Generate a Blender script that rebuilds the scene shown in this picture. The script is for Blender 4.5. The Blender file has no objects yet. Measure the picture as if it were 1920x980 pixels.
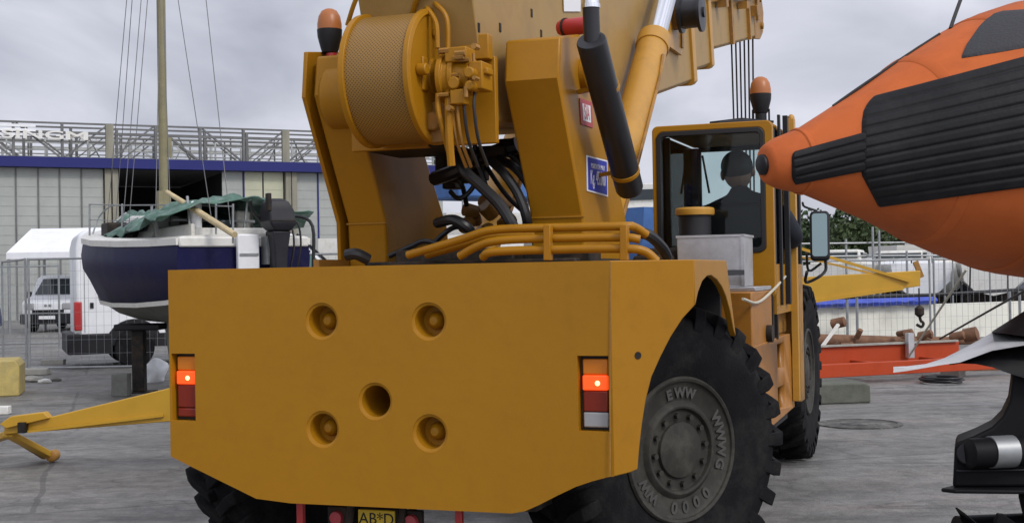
import bpy, bmesh, math, random
from mathutils import Vector, Matrix, Euler
random.seed(7)
S = bpy.context.scene
COL = S.collection
PI = math.pi
R = math.radians

# ------------------------------------------------------------------ camera, sky, sun, exposure
F, H, RHO, PIT, YAW = 2400.0, 1.56, R(1.0), R(.62), R(20)
def ray(px, py):
    u = (px-960)/F; v = (490-py)/F
    c, s = math.cos(RHO), math.sin(RHO)
    u, v = u*c+v*s, -u*s+v*c
    c, s = math.cos(PIT), math.sin(PIT)
    return Vector((u, c-v*s, s+v*c))
cam = bpy.data.cameras.new('camera'); camo = bpy.data.objects.new('camera', cam); COL.objects.link(camo)
cam.sensor_width = 36; cam.lens = F/1920*36; cam.clip_start = .05; cam.clip_end = 3000
_f = ray(960, 490).normalized(); _r = (ray(1060, 490)-ray(960, 490)).normalized(); _u = _r.cross(_f)
camo.matrix_world = Matrix(((_r.x, _u.x, -_f.x, 0), (_r.y, _u.y, -_f.y, 0), (_r.z, _u.z, -_f.z, H), (0, 0, 0, 1)))
S.camera = camo

SUN_EL, SUN_AZ = R(42), R(138)     # azimuth clockwise from +Y: behind the camera, to its right
w = bpy.data.worlds.new('World'); S.world = w; w.use_nodes = True
nt = w.node_tree; nt.nodes.clear()
def nd(nt, t, **k):
    n = nt.nodes.new(t)
    for a, b in k.items(): setattr(n, a, b)
    return n
out = nd(nt, 'ShaderNodeOutputWorld'); bg = nd(nt, 'ShaderNodeBackground'); bg.inputs[1].default_value = .1
sky = nd(nt, 'ShaderNodeTexSky', sky_type='NISHITA', sun_disc=False, sun_elevation=SUN_EL, sun_rotation=SUN_AZ)
tc = nd(nt, 'ShaderNodeTexCoord'); sep = nd(nt, 'ShaderNodeSeparateXYZ'); nt.links.new(tc.outputs['Generated'], sep.inputs[0])
def M(op, a, b=None, c=None):
    n = nd(nt, 'ShaderNodeMath', operation=op)
    for i, x in enumerate((a, b, c)):
        if x is None: continue
        if isinstance(x, (int, float)): n.inputs[i].default_value = x
        else: nt.links.new(x, n.inputs[i])
    return n.outputs[0]
cmb = nd(nt, 'ShaderNodeCombineXYZ'); nt.links.new(sep.outputs[0], cmb.inputs[0]); nt.links.new(sep.outputs[1], cmb.inputs[1]); nt.links.new(M('MULTIPLY', sep.outputs[2], 2.1), cmb.inputs[2])
n1 = nd(nt, 'ShaderNodeTexNoise'); n1.inputs['Scale'].default_value = 4.6; n1.inputs['Detail'].default_value = 6; n1.inputs['Roughness'].default_value = .5; n1.inputs['Distortion'].default_value = .5
nt.links.new(cmb.outputs[0], n1.inputs['Vector'])
cr = nd(nt, 'ShaderNodeValToRGB'); e = cr.color_ramp.elements
e[0].position = .32; e[0].color = (4.3, 4.45, 5.3, 1); e[1].position = .66; e[1].color = (8.0, 8.1, 9.0, 1)
nt.links.new(n1.outputs[0], cr.inputs[0])
# the overcast is brighter round the hidden sun
_sv = (math.sin(SUN_AZ)*math.cos(SUN_EL), math.cos(SUN_AZ)*math.cos(SUN_EL), math.sin(SUN_EL))
dp = nd(nt, 'ShaderNodeVectorMath', operation='DOT_PRODUCT'); nt.links.new(tc.outputs['Generated'], dp.inputs[0]); dp.inputs[1].default_value = _sv
gain = M('ADD', M('MULTIPLY', M('POWER', M('MAXIMUM', dp.outputs['Value'], 0.0), 1.3), 1.15), 1.0)
cl = nd(nt, 'ShaderNodeVectorMath', operation='SCALE'); nt.links.new(cr.outputs[0], cl.inputs[0]); nt.links.new(gain, cl.inputs['Scale'])
mx = nd(nt, 'ShaderNodeMix', data_type='RGBA'); mx.inputs[0].default_value = .93
nt.links.new(sky.outputs[0], mx.inputs[6]); nt.links.new(cl.outputs[0], mx.inputs[7])
nt.links.new(mx.outputs[2], bg.inputs[0]); nt.links.new(bg.outputs[0], out.inputs[0])

sl = bpy.data.lights.new('sun', 'SUN'); sl.energy = 1.5; sl.angle = R(15); sl.color = (1, .965, .91)
so = bpy.data.objects.new('sun', sl); COL.objects.link(so)
_sd = Vector((math.sin(SUN_AZ)*math.cos(SUN_EL), math.cos(SUN_AZ)*math.cos(SUN_EL), math.sin(SUN_EL)))
so.rotation_euler = _sd.to_track_quat('Z', 'Y').to_euler()
S.view_settings.view_transform = 'Standard'; S.view_settings.look = 'None'; S.view_settings.exposure = 0.0; S.view_settings.gamma = 1
S.cycles.max_bounces = 8; S.cycles.transparent_max_bounces = 12

# ------------------------------------------------------------------ measuring helpers
def W(px, py, Y):
    d = ray(px, py); t = Y/d.y; return Vector((d.x*t, Y, H+d.z*t))
def G(px, py, z=0.0):
    d = ray(px, py); t = (z-H)/d.z; return Vector((d.x*t, d.y*t, z))
class Frame:
    """a yawed frame on the ground; x right, y forward"""
    def __init__(s, o, yaw):
        s.o = Vector((o[0], o[1], 0)); s.a = yaw
        s.r = Vector((math.cos(yaw), -math.sin(yaw), 0)); s.f = Vector((math.sin(yaw), math.cos(yaw), 0))
    def L(s, px, py, x=None, y=None, z=None):
        d = ray(px, py); c = Vector((0, 0, H))-s.o
        cx, cy = c.dot(s.r), c.dot(s.f); dx, dy = d.dot(s.r), d.dot(s.f)
        t = (x-cx)/dx if x is not None else (y-cy)/dy if y is not None else (z-H)/d.z
        return Vector((cx+dx*t, cy+dy*t, H+d.z*t))
    def plane(s, px, py, p, n):
        d = ray(px, py); c = Vector((0, 0, H))-s.o
        cl = Vector((c.dot(s.r), c.dot(s.f), H)); dl = Vector((d.dot(s.r), d.dot(s.f), d.z)); n = Vector(n)
        t = (Vector(p)-cl).dot(n)/dl.dot(n); return cl+dl*t

# ------------------------------------------------------------------ materials
def mat(name, base, rough=.5, metal=0, var=.12, scale=3.0, bump=0.0, bscale=60.0, dirt=None, dirt_amt=.0, dirt_scale=2.0, coat=0, spec=.5, streak=False):
    m = bpy.data.materials.new(name); m.use_nodes = True; n = m.node_tree; b = n.nodes['Principled BSDF']
    b.inputs['Roughness'].default_value = rough; b.inputs['Metallic'].default_value = metal
    b.inputs['Specular IOR Level'].default_value = spec
    if coat: b.inputs['Coat Weight'].default_value = coat; b.inputs['Coat Roughness'].default_value = .12
    t = nd(n, 'ShaderNodeTexCoord'); src = t.outputs['Object']
    nz = nd(n, 'ShaderNodeTexNoise'); nz.inputs['Scale'].default_value = scale; nz.inputs['Detail'].default_value = 6; nz.inputs['Roughness'].default_value = .65
    if streak:
        mp = nd(n, 'ShaderNodeMapping'); mp.inputs['Scale'].default_value = (1, 1, .18); n.links.new(src, mp.inputs[0]); n.links.new(mp.outputs[0], nz.inputs['Vector'])
    else: n.links.new(src, nz.inputs['Vector'])
    r = nd(n, 'ShaderNodeValToRGB'); r.color_ramp.elements[0].position = .3; r.color_ramp.elements[1].position = .7
    r.color_ramp.elements[0].color = [c*(1-var) for c in base]+[1]; r.color_ramp.elements[1].color = [min(1, c*(1+var)) for c in base]+[1]
    n.links.new(nz.outputs[0], r.inputs[0]); colr = r.outputs[0]
    if dirt:
        n2 = nd(n, 'ShaderNodeTexNoise'); n2.inputs['Scale'].default_value = dirt_scale; n2.inputs['Detail'].default_value = 9; n2.inputs['Roughness'].default_value = .72
        n.links.new(src, n2.inputs['Vector'])
        r2 = nd(n, 'ShaderNodeValToRGB'); r2.color_ramp.elements[0].position = .48; r2.color_ramp.elements[1].position = .72
        r2.color_ramp.elements[0].color = (0, 0, 0, 1); r2.color_ramp.elements[1].color = (dirt_amt,)*3+(1,)
        n.links.new(n2.outputs[0], r2.inputs[0])
        x = nd(n, 'ShaderNodeMix', data_type='RGBA'); n.links.new(r2.outputs[0], x.inputs[0]); n.links.new(colr, x.inputs[6]); x.inputs[7].default_value = list(dirt)+[1]
        colr = x.outputs[2]
    n.links.new(colr, b.inputs['Base Color'])
    rr = nd(n, 'ShaderNodeMapRange'); rr.inputs[3].default_value = max(.03, rough-.1); rr.inputs[4].default_value = min(1, rough+.12)
    n.links.new(nz.outputs[0], rr.inputs[0]); n.links.new(rr.outputs[0], b.inputs['Roughness'])
    if bump:
        n3 = nd(n, 'ShaderNodeTexNoise'); n3.inputs['Scale'].default_value = bscale; n3.inputs['Detail'].default_value = 4; n.links.new(src, n3.inputs['Vector'])
        bp = nd(n, 'ShaderNodeBump'); bp.inputs['Strength'].default_value = bump; bp.inputs['Distance'].default_value = .02
        n.links.new(n3.outputs[0], bp.inputs['Height']); n.links.new(bp.outputs[0], b.inputs['Normal'])
    return m
def glow(name, base, strength, alpha=1):
    m = bpy.data.materials.new(name); m.use_nodes = True; b = m.node_tree.nodes['Principled BSDF']
    b.inputs['Base Color'].default_value = list(base)+[1]; b.inputs['Emission Color'].default_value = list(base)+[1]; b.inputs['Emission Strength'].default_value = strength; b.inputs['Roughness'].default_value = .25
    return m
def glassmat(name, tint, refl=.5):
    m = bpy.data.materials.new(name); m.use_nodes = True; n = m.node_tree; n.nodes.clear()
    o = nd(n, 'ShaderNodeOutputMaterial'); tr = nd(n, 'ShaderNodeBsdfTransparent'); tr.inputs[0].default_value = list(tint)+[1]
    gl = nd(n, 'ShaderNodeBsdfGlossy'); gl.inputs['Roughness'].default_value = .03; gl.inputs[0].default_value = (refl, refl, refl, 1)
    fr = nd(n, 'ShaderNodeFresnel'); fr.inputs[0].default_value = 1.45; mx = nd(n, 'ShaderNodeMixShader')
    n.links.new(fr.outputs[0], mx.inputs[0]); n.links.new(tr.outputs[0], mx.inputs[1]); n.links.new(gl.outputs[0], mx.inputs[2]); n.links.new(mx.outputs[0], o.inputs[0])
    return m
YEL = (.36, .163, .006)
m_yel = mat('crane_paint', YEL, .38, var=.035, scale=1.4, bump=.04, bscale=18, dirt=(.20, .09, .008), dirt_amt=.3, dirt_scale=5, spec=.28)
m_boom = mat('boom_paint', (.34, .21, .065), .45, var=.08, scale=2.5, dirt=(.17, .10, .03), dirt_amt=.35, dirt_scale=4, spec=.3)
m_lift = mat('cylinder_paint', (.46, .235, .03), .38, var=.08, scale=3, dirt=(.2, .11, .03), dirt_amt=.35, dirt_scale=5)
m_ydirty = mat('worn_yellow_paint', (.33, .16, .025), .5, var=.2, scale=7, dirt=(.09, .055, .03), dirt_amt=.75, dirt_scale=6)
m_chas = mat('chassis_paint', (.34, .135, .012), .42, var=.12, scale=5, dirt=(.12, .06, .03), dirt_amt=.55, dirt_scale=6)
m_black = mat('black_plastic', (.014, .014, .016), .5, spec=.3, var=.3)
m_dark = mat('dark_greasy_steel', (.02, .017, .014), .6, spec=.25, var=.4, scale=9, dirt=(.10, .06, .03), dirt_amt=.5, dirt_scale=9)
m_rub = mat('tyre_rubber', (.009, .009, .010), .8, spec=.1, var=.3, scale=8, bump=.15, bscale=80, dirt=(.05, .047, .042), dirt_amt=.4, dirt_scale=6)
m_hose = mat('hose_rubber', (.012, .012, .013), .42, var=.2)
m_rim = mat('dusty_rim', (.034, .032, .026), .6, spec=.25, var=.3, scale=8, dirt=(.09, .085, .07), dirt_amt=.5, dirt_scale=8)
m_letter = mat('raised_letters', (.058, .056, .05), .6, var=.2, scale=10)
m_chrome = mat('chrome', (.72, .73, .75), .14, metal=1, var=.03)
m_alu = mat('scuffed_aluminium', (.56, .57, .58), .34, metal=.75, var=.12, scale=9, dirt=(.3, .3, .3), dirt_amt=.4, dirt_scale=8)
m_steel = mat('galvanised_steel', (.3, .31, .31), .45, metal=.6, var=.2, scale=9)
m_muff = mat('muffler_black', (.014, .014, .017), .38, var=.2)
m_red = mat('red_paint', (.42, .03, .03), .35, var=.1)
m_white = mat('white_paint', (.78, .79, .8), .35, var=.04, dirt=(.45, .44, .4), dirt_amt=.25)
m_gel = mat('white_gelcoat', (.72, .71, .66), .35, var=.08, scale=4, dirt=(.33, .3, .22), dirt_amt=.55, dirt_scale=4)
m_navy = mat('navy_gelcoat', (.009, .009, .048), .42, spec=.12, var=.2, scale=3, dirt=(.05, .05, .075), dirt_amt=.3, dirt_scale=3.5, streak=True)
m_foul = mat('old_antifouling', (.15, .15, .132), .7, var=.25, scale=6, dirt=(.07, .07, .06), dirt_amt=.6, dirt_scale=5)
m_tarp = mat('green_tarpaulin', (.085, .16, .125), .65, var=.35, scale=5, bump=.8, bscale=9, spec=.2, dirt=(.36, .42, .40), dirt_amt=.7, dirt_scale=4)
m_wood = mat('pale_timber', (.52, .42, .24), .6, var=.2, scale=9)
m_mast = mat('old_mast', (.21, .185, .10), .5, var=.15, scale=6)
m_conc = mat('concrete', (.34, .33, .29), .85, var=.2, scale=6, bump=.3, bscale=40, dirt=(.16, .15, .12), dirt_amt=.5)
m_moss = mat('mossy_concrete', (.11, .115, .09), .9, var=.3, scale=8, bump=.3, dirt=(.05, .055, .035), dirt_amt=.6)
m_yconc = mat('yellow_painted_concrete', (.46, .36, .12), .8, var=.2, scale=6, bump=.3, bscale=40, dirt=(.3, .27, .2), dirt_amt=.6)
m_orange = mat('orange_coated_fabric', (.53, .125, .032), .6, spec=.14, var=.1, scale=6, bump=.12, bscale=10, dirt=(.30, .07, .022), dirt_amt=.6, dirt_scale=4)
m_pad = mat('black_rubber_strip', (.009, .009, .010), .55, spec=.25, bump=.06, bscale=70, dirt=(.04, .038, .036), dirt_amt=.3, dirt_scale=9, var=.2, scale=10)
m_patch = mat('grey_nonslip_patch', (.035, .035, .038), .75, var=.15, bump=.2, bscale=160)
m_obm = mat('outboard_black', (.006, .006, .007), .55, spec=.14, var=.2)
m_rtrl = mat('trailer_red', (.42, .052, .012), .5, spec=.25, var=.12, scale=4, dirt=(.2, .05, .03), dirt_amt=.4, dirt_scale=4)
m_rust = mat('rusty_steel', (.16, .08, .042), .8, var=.35, scale=9)
m_jib = mat('jib_yellow', (.50, .28, .015), .42, var=.1, scale=4, dirt=(.4, .2, .02), dirt_amt=.3)
m_blue = mat('blue_fascia', (.022, .026, .135), .5, spec=.2, var=.1, scale=.4)
m_btarp = mat('blue_tarpaulin', (.035, .07, .42), .5, var=.3, scale=3, bump=.6, bscale=6)
m_bcan = mat('blue_canvas', (.05, .13, .33), .7, var=.15)
m_glassdark = mat('dark_window', (.02, .03, .035), .08, var=.1)
m_vanglass = mat('green_tinted_window', (.10, .19, .17), .08, var=.3, scale=2)
m_leaf = mat('foliage', (.035, .062, .02), .7, var=.5, scale=.7)
m_leaf2 = mat('foliage_pale', (.06, .088, .03), .7, var=.5, scale=.7)
m_bark = mat('bark', (.08, .06, .045), .9)
m_skin = mat('skin', (.30, .17, .12), .55, var=.08)
m_hair = mat('hair', (.015, .012, .011), .6)
m_jacket = mat('dark_jacket', (.010, .012, .019), .85, var=.25, scale=8)
m_seal = mat('rubber_seal', (.012, .012, .013), .5)
m_glass = glassmat('cab_glass', (.875, .93, .925), .4)
m_amber = mat('amber_lens', (.40, .13, .03), .4, var=.1); m_amber_dk = glow('half_lit_amber_lens', (.50, .15, .006), .12)
m_redl = mat('red_lens', (.20, .018, .006), .2, var=.1); m_clear = mat('clear_lens', (.33, .33, .33), .15, var=.1)
m_lit = glow('lit_lamp_lens', (1, .085, .010), .8); m_bulb = glow('lit_bulb', (1, .55, .22), 2.6)
m_plate = mat('yellow_plate', (.62, .42, .02), .5, var=.08)
m_sblue = mat('sign_blue', (.03, .04, .36), .45, var=.06); m_swhite = mat('sign_white', (.75, .75, .76), .5, var=.03); m_sred = mat('sign_red', (.42, .05, .06), .5, var=.05)
m_mirror = mat('mirror_glass', (.2, .26, .26), .05, metal=1, var=.02)
m_wire = mat('grey_wire', (.10, .10, .10), .5)
m_rope = mat('pale_rope', (.5, .47, .38), .8); m_drope = mat('dark_rope', (.02, .02, .02), .7)
m_clad = mat('pale_cladding', (.34, .355, .325), .6, var=.12, scale=.5, dirt=(.26, .27, .25), dirt_amt=.5, dirt_scale=.35)
m_clad2 = mat('cream_cladding', (.46, .46, .33), .6, var=.12, scale=.5)
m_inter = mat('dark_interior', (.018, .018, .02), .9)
m_truss = mat('weathered_truss', (.13, .13, .127), .6, var=.3, scale=1.2)
m_trussw = mat('white_truss', (.40, .41, .39), .6, var=.3, scale=1.2)
m_col = mat('stained_column', (.25, .235, .18), .7, var=.35, scale=1.5, streak=True)

m_cw = mat('counterweight_paint', YEL, .40, var=.04, scale=1.1, bump=.06, bscale=14, dirt=(.20, .088, .006), dirt_amt=.22, dirt_scale=9, spec=.28)
# perforated winch guard: paint with round dark holes on a staggered grid
m_perf = mat('perforated_paint', (.29, .155, .03), .45, var=.06)
def perforate(m, pitch_ax, n_around):
    n = m.node_tree; b = n.nodes['Principled BSDF']; old = b.inputs['Base Color'].links[0].from_socket
    def mm(op, a, b_=None):
        q = nd(n, 'ShaderNodeMath', operation=op)
        for i, x in enumerate((a, b_)):
            if x is None: continue
            if isinstance(x, (int, float)): q.inputs[i].default_value = x
            else: n.links.new(x, q.inputs[i])
        return q.outputs[0]
    t = nd(n, 'ShaderNodeTexCoord'); sp = nd(n, 'ShaderNodeSeparateXYZ'); n.links.new(t.outputs['Object'], sp.inputs[0])
    a = mm('MULTIPLY', mm('ARCTAN2', sp.outputs[2], sp.outputs[1]), n_around/2); x = mm('MULTIPLY', sp.outputs[0], PI/pitch_ax)
    v = mm('MULTIPLY', mm('SINE', a), mm('SINE', x)); v2 = mm('GREATER_THAN', v, .35)
    k = nd(n, 'ShaderNodeMix', data_type='RGBA'); n.links.new(v2, k.inputs[0]); n.links.new(old, k.inputs[6]); k.inputs[7].default_value = (.085, .045, .012, 1)
    n.links.new(k.outputs[2], b.inputs['Base Color'])
perforate(m_perf, .0088, 214)

# ------------------------------------------------------------------ mesh building helpers
def catmull(pts, sub=6):
    pts = [Vector(p) for p in pts]; P = [2*pts[0]-pts[1]]+pts+[2*pts[-1]-pts[-2]]; o = []
    for i in range(1, len(P)-2):
        for k in range(sub):
            t = k/sub; a, b, c, d = P[i-1], P[i], P[i+1], P[i+2]
            o.append(.5*((2*b)+(c-a)*t+(2*a-5*b+4*c-d)*t*t+(3*b-a-3*c+d)*t**3))
    o.append(pts[-1]); return o
class MB:
    def __init__(s): s.v = []; s.f = []; s.g = []
    def add(s, vs, fs):
        s.g.append((len(s.v), len(s.f))); o = len(s.v); s.v += [Vector(v) for v in vs]; s.f += [[i+o for i in f] for f in fs]; return s
    def shift(s, dx):
        s.v = [v+Vector((dx, 0, 0)) for v in s.v]; return s
    def box(s, x0, x1, y0, y1, z0, z1, T=None):
        vs = [Vector((x, y, z)) for x in (x0, x1) for y in (y0, y1) for z in (z0, z1)]
        if T is not None: vs = [T @ v for v in vs]
        return s.add(vs, [(0, 1, 3, 2), (4, 6, 7, 5), (0, 4, 5, 1), (2, 3, 7, 6), (0, 2, 6, 4), (1, 5, 7, 3)])
    def bar(s, p, q, w, h, up=(0, 0, 1)):
        p, q = Vector(p), Vector(q); d = (q-p).normalized(); u = Vector(up)
        if abs(d.dot(u)) > .98: u = Vector((0, 1, 0))
        r = d.cross(u).normalized(); u = r.cross(d)
        vs = [c+r*a*w/2+u*b*h/2 for c in (p, q) for a, b in ((-1, -1), (1, -1), (1, 1), (-1, 1))]
        return s.add(vs, [(0, 3, 2, 1), (4, 5, 6, 7), (0, 1, 5, 4), (1, 2, 6, 5), (2, 3, 7, 6), (3, 0, 4, 7)])
    def prism(s, poly, pl, a, b):
        def mk(p, k): return {'xz': (p[0], k, p[1]), 'yz': (k, p[0], p[1]), 'xy': (p[0], p[1], k)}[pl]
        n = len(poly)
        return s.add([mk(p, a) for p in poly]+[mk(p, b) for p in poly], [list(range(n)), list(range(2*n-1, n-1, -1))]+[(i, (i+1) % n, n+(i+1) % n, n+i) for i in range(n)])
    def slab(s, pts, off):
        """a 3-D polygon given thickness by an offset vector"""
        pts = [Vector(p) for p in pts]; off = Vector(off); n = len(pts)
        return s.add(pts+[p+off for p in pts], [list(range(n)), list(range(2*n-1, n-1, -1))]+[(i, (i+1) % n, n+(i+1) % n, n+i) for i in range(n)])
    def cyl(s, p, q, r0, r1=None, n=20):
        return s.lathe([(r0, 0), (r0 if r1 is None else r1, 1)], p, Vector(q)-Vector(p), n, scale=True)
    def lathe(s, prof, o, ax, n=28, scale=False, cap=True):
        o, ax = Vector(o), Vector(ax); l = ax.length if scale else 1; ax = ax.normalized()
        u = ax.orthogonal().normalized(); v = ax.cross(u); vs = []; fs = []; m = len(prof)
        for r, a in prof:
            for i in range(n):
                t = 2*PI*i/n; vs.append(o+ax*a*l+(u*math.cos(t)+v*math.sin(t))*max(r, 1e-4))
        for j in range(m-1):
            for i in range(n): fs.append((j*n+i, j*n+(i+1) % n, (j+1)*n+(i+1) % n, (j+1)*n+i))
        if cap: fs += [list(range(n))[::-1], list(range((m-1)*n, m*n))]
        return s.add(vs, fs)
    def tube(s, pts, r, n=8, smooth=0):
        pts = catmull(pts, smooth) if smooth else [Vector(p) for p in pts]
        vs = []; fs = []; u = None
        for i, p in enumerate(pts):
            d = (pts[min(i+1, len(pts)-1)]-pts[max(i-1, 0)]).normalized()
            if u is None: u = d.orthogonal().normalized()
            u = (u-d*u.dot(d)).normalized(); v = d.cross(u); rr = r[i] if isinstance(r, list) else r
            for k in range(n): t = 2*PI*k/n; vs.append(p+(u*math.cos(t)+v*math.sin(t))*rr)
        for j in range(len(pts)-1):
            for i in range(n): fs.append((j*n+i, j*n+(i+1) % n, (j+1)*n+(i+1) % n, (j+1)*n+i))
        fs += [list(range(n))[::-1], list(range(len(vs)-n, len(vs)))]
        return s.add(vs, fs)
    def ball(s, c, r, n=18, m=10):
        if not hasattr(r, '__len__'): r = (r, r, r)
        c = Vector(c); vs = [c+Vector((0, 0, -r[2]))]; fs = []
        for j in range(1, m):
            t = -PI/2+PI*j/m
            for i in range(n): a = 2*PI*i/n; vs.append(c+Vector((r[0]*math.cos(t)*math.cos(a), r[1]*math.cos(t)*math.sin(a), r[2]*math.sin(t))))
        vs.append(c+Vector((0, 0, r[2])))
        for i in range(n): fs.append((0, 1+(i+1) % n, 1+i)); fs.append((len(vs)-1, len(vs)-1-n+i, len(vs)-1-n+(i+1) % n))
        for j in range(m-2):
            for i in range(n): fs.append((1+j*n+i, 1+j*n+(i+1) % n, 1+(j+1)*n+(i+1) % n, 1+(j+1)*n+i))
        return s.add(vs, fs)
    def loft(s, rings, closed=True, caps=True):
        n = len(rings[0]); vs = [p for r in rings for p in r]; fs = []
        for j in range(len(rings)-1):
            for i in range(n if closed else n-1): fs.append((j*n+i, j*n+(i+1) % n, (j+1)*n+(i+1) % n, (j+1)*n+i))
        if caps and closed: fs += [list(range(n))[::-1], list(range(len(vs)-n, len(vs)))]
        return s.add(vs, fs)
    def each(s, name, m, parent=None, **k):
        o = []
        for i, (a, b) in enumerate(s.g):
            a1, b1 = s.g[i+1] if i+1 < len(s.g) else (len(s.v), len(s.f))
            q = MB(); q.v = s.v[a:a1]; q.f = [[x-a for x in f] for f in s.f[b:b1]]; o.append(q.build(name, m, parent, **k))
        return o
    def build(s, name, m, parent=None, bevel=0, smooth=32, seg=2):
        me = bpy.data.meshes.new(name); bm = bmesh.new(); bv = [bm.verts.new(v) for v in s.v]
        for f in s.f:
            try: bm.faces.new([bv[i] for i in f])
            except ValueError: pass
        bmesh.ops.recalc_face_normals(bm, faces=bm.faces); bm.to_mesh(me); bm.free()
        me.materials.append(m)
        for p in me.polygons: p.use_smooth = True
        me.set_sharp_from_angle(angle=R(smooth))
        o = bpy.data.objects.new(name, me); COL.objects.link(o)
        if parent: o.parent = parent
        if bevel:
            b = o.modifiers.new('bevel', 'BEVEL'); b.width = bevel; b.segments = seg; b.limit_method = 'ANGLE'; b.angle_limit = R(40); b.harden_normals = False
        return o
def bake(o):
    dg = bpy.context.evaluated_depsgraph_get(); dg.update(); me = bpy.data.meshes.new_from_object(o.evaluated_get(dg)); o.modifiers.clear(); o.data = me; return o
def cut(o, cutters):
    for c in cutters:
        b = o.modifiers.new('cut', 'BOOLEAN'); b.operation = 'DIFFERENCE'; b.object = c; b.solver = 'EXACT'
    bake(o)
    for c in cutters: bpy.data.objects.remove(c, do_unlink=True)
def text(name, body, size, m, T, parent=None, depth=.002, align='CENTER', bold=0):
    cu = bpy.data.curves.new(name, 'FONT'); cu.body = body; cu.size = size; cu.align_x = align; cu.align_y = 'CENTER'; cu.extrude = depth; cu.offset = bold; cu.resolution_u = 3
    o = bpy.data.objects.new(name, cu); COL.objects.link(o); dg = bpy.context.evaluated_depsgraph_get(); dg.update()
    me = bpy.data.meshes.new_from_object(o.evaluated_get(dg)); bpy.data.objects.remove(o, do_unlink=True)
    me.transform(T); me.materials.clear(); me.materials.append(m)
    r = bpy.data.objects.new(name, me); COL.objects.link(r); r.parent = parent; return r
def basis(o, x, y, z):
    o, x, y, z = Vector(o), Vector(x), Vector(y), Vector(z)
    return Matrix(((x.x, y.x, z.x, o.x), (x.y, y.y, z.y, o.y), (x.z, y.z, z.z, o.z), (0, 0, 0, 1)))
def tag(o, label, cat, group=None, kind=None):
    if label: o['label'] = label
    if cat: o['category'] = cat
    if group: o['group'] = group
    if kind: o['kind'] = kind
    return o
def thing(name, label, cat, loc=(0, 0, 0), yaw=0, group=None):
    o = bpy.data.objects.new(name, None); COL.objects.link(o); o.location = loc; o.rotation_euler = (0, 0, -yaw); o.empty_display_size = .3
    return tag(o, label, cat, group)
def copytree(o, parent=None):
    c = o.copy(); COL.objects.link(c); c.parent = parent
    for ch in list(o.children): copytree(ch, c)
    return c

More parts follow.
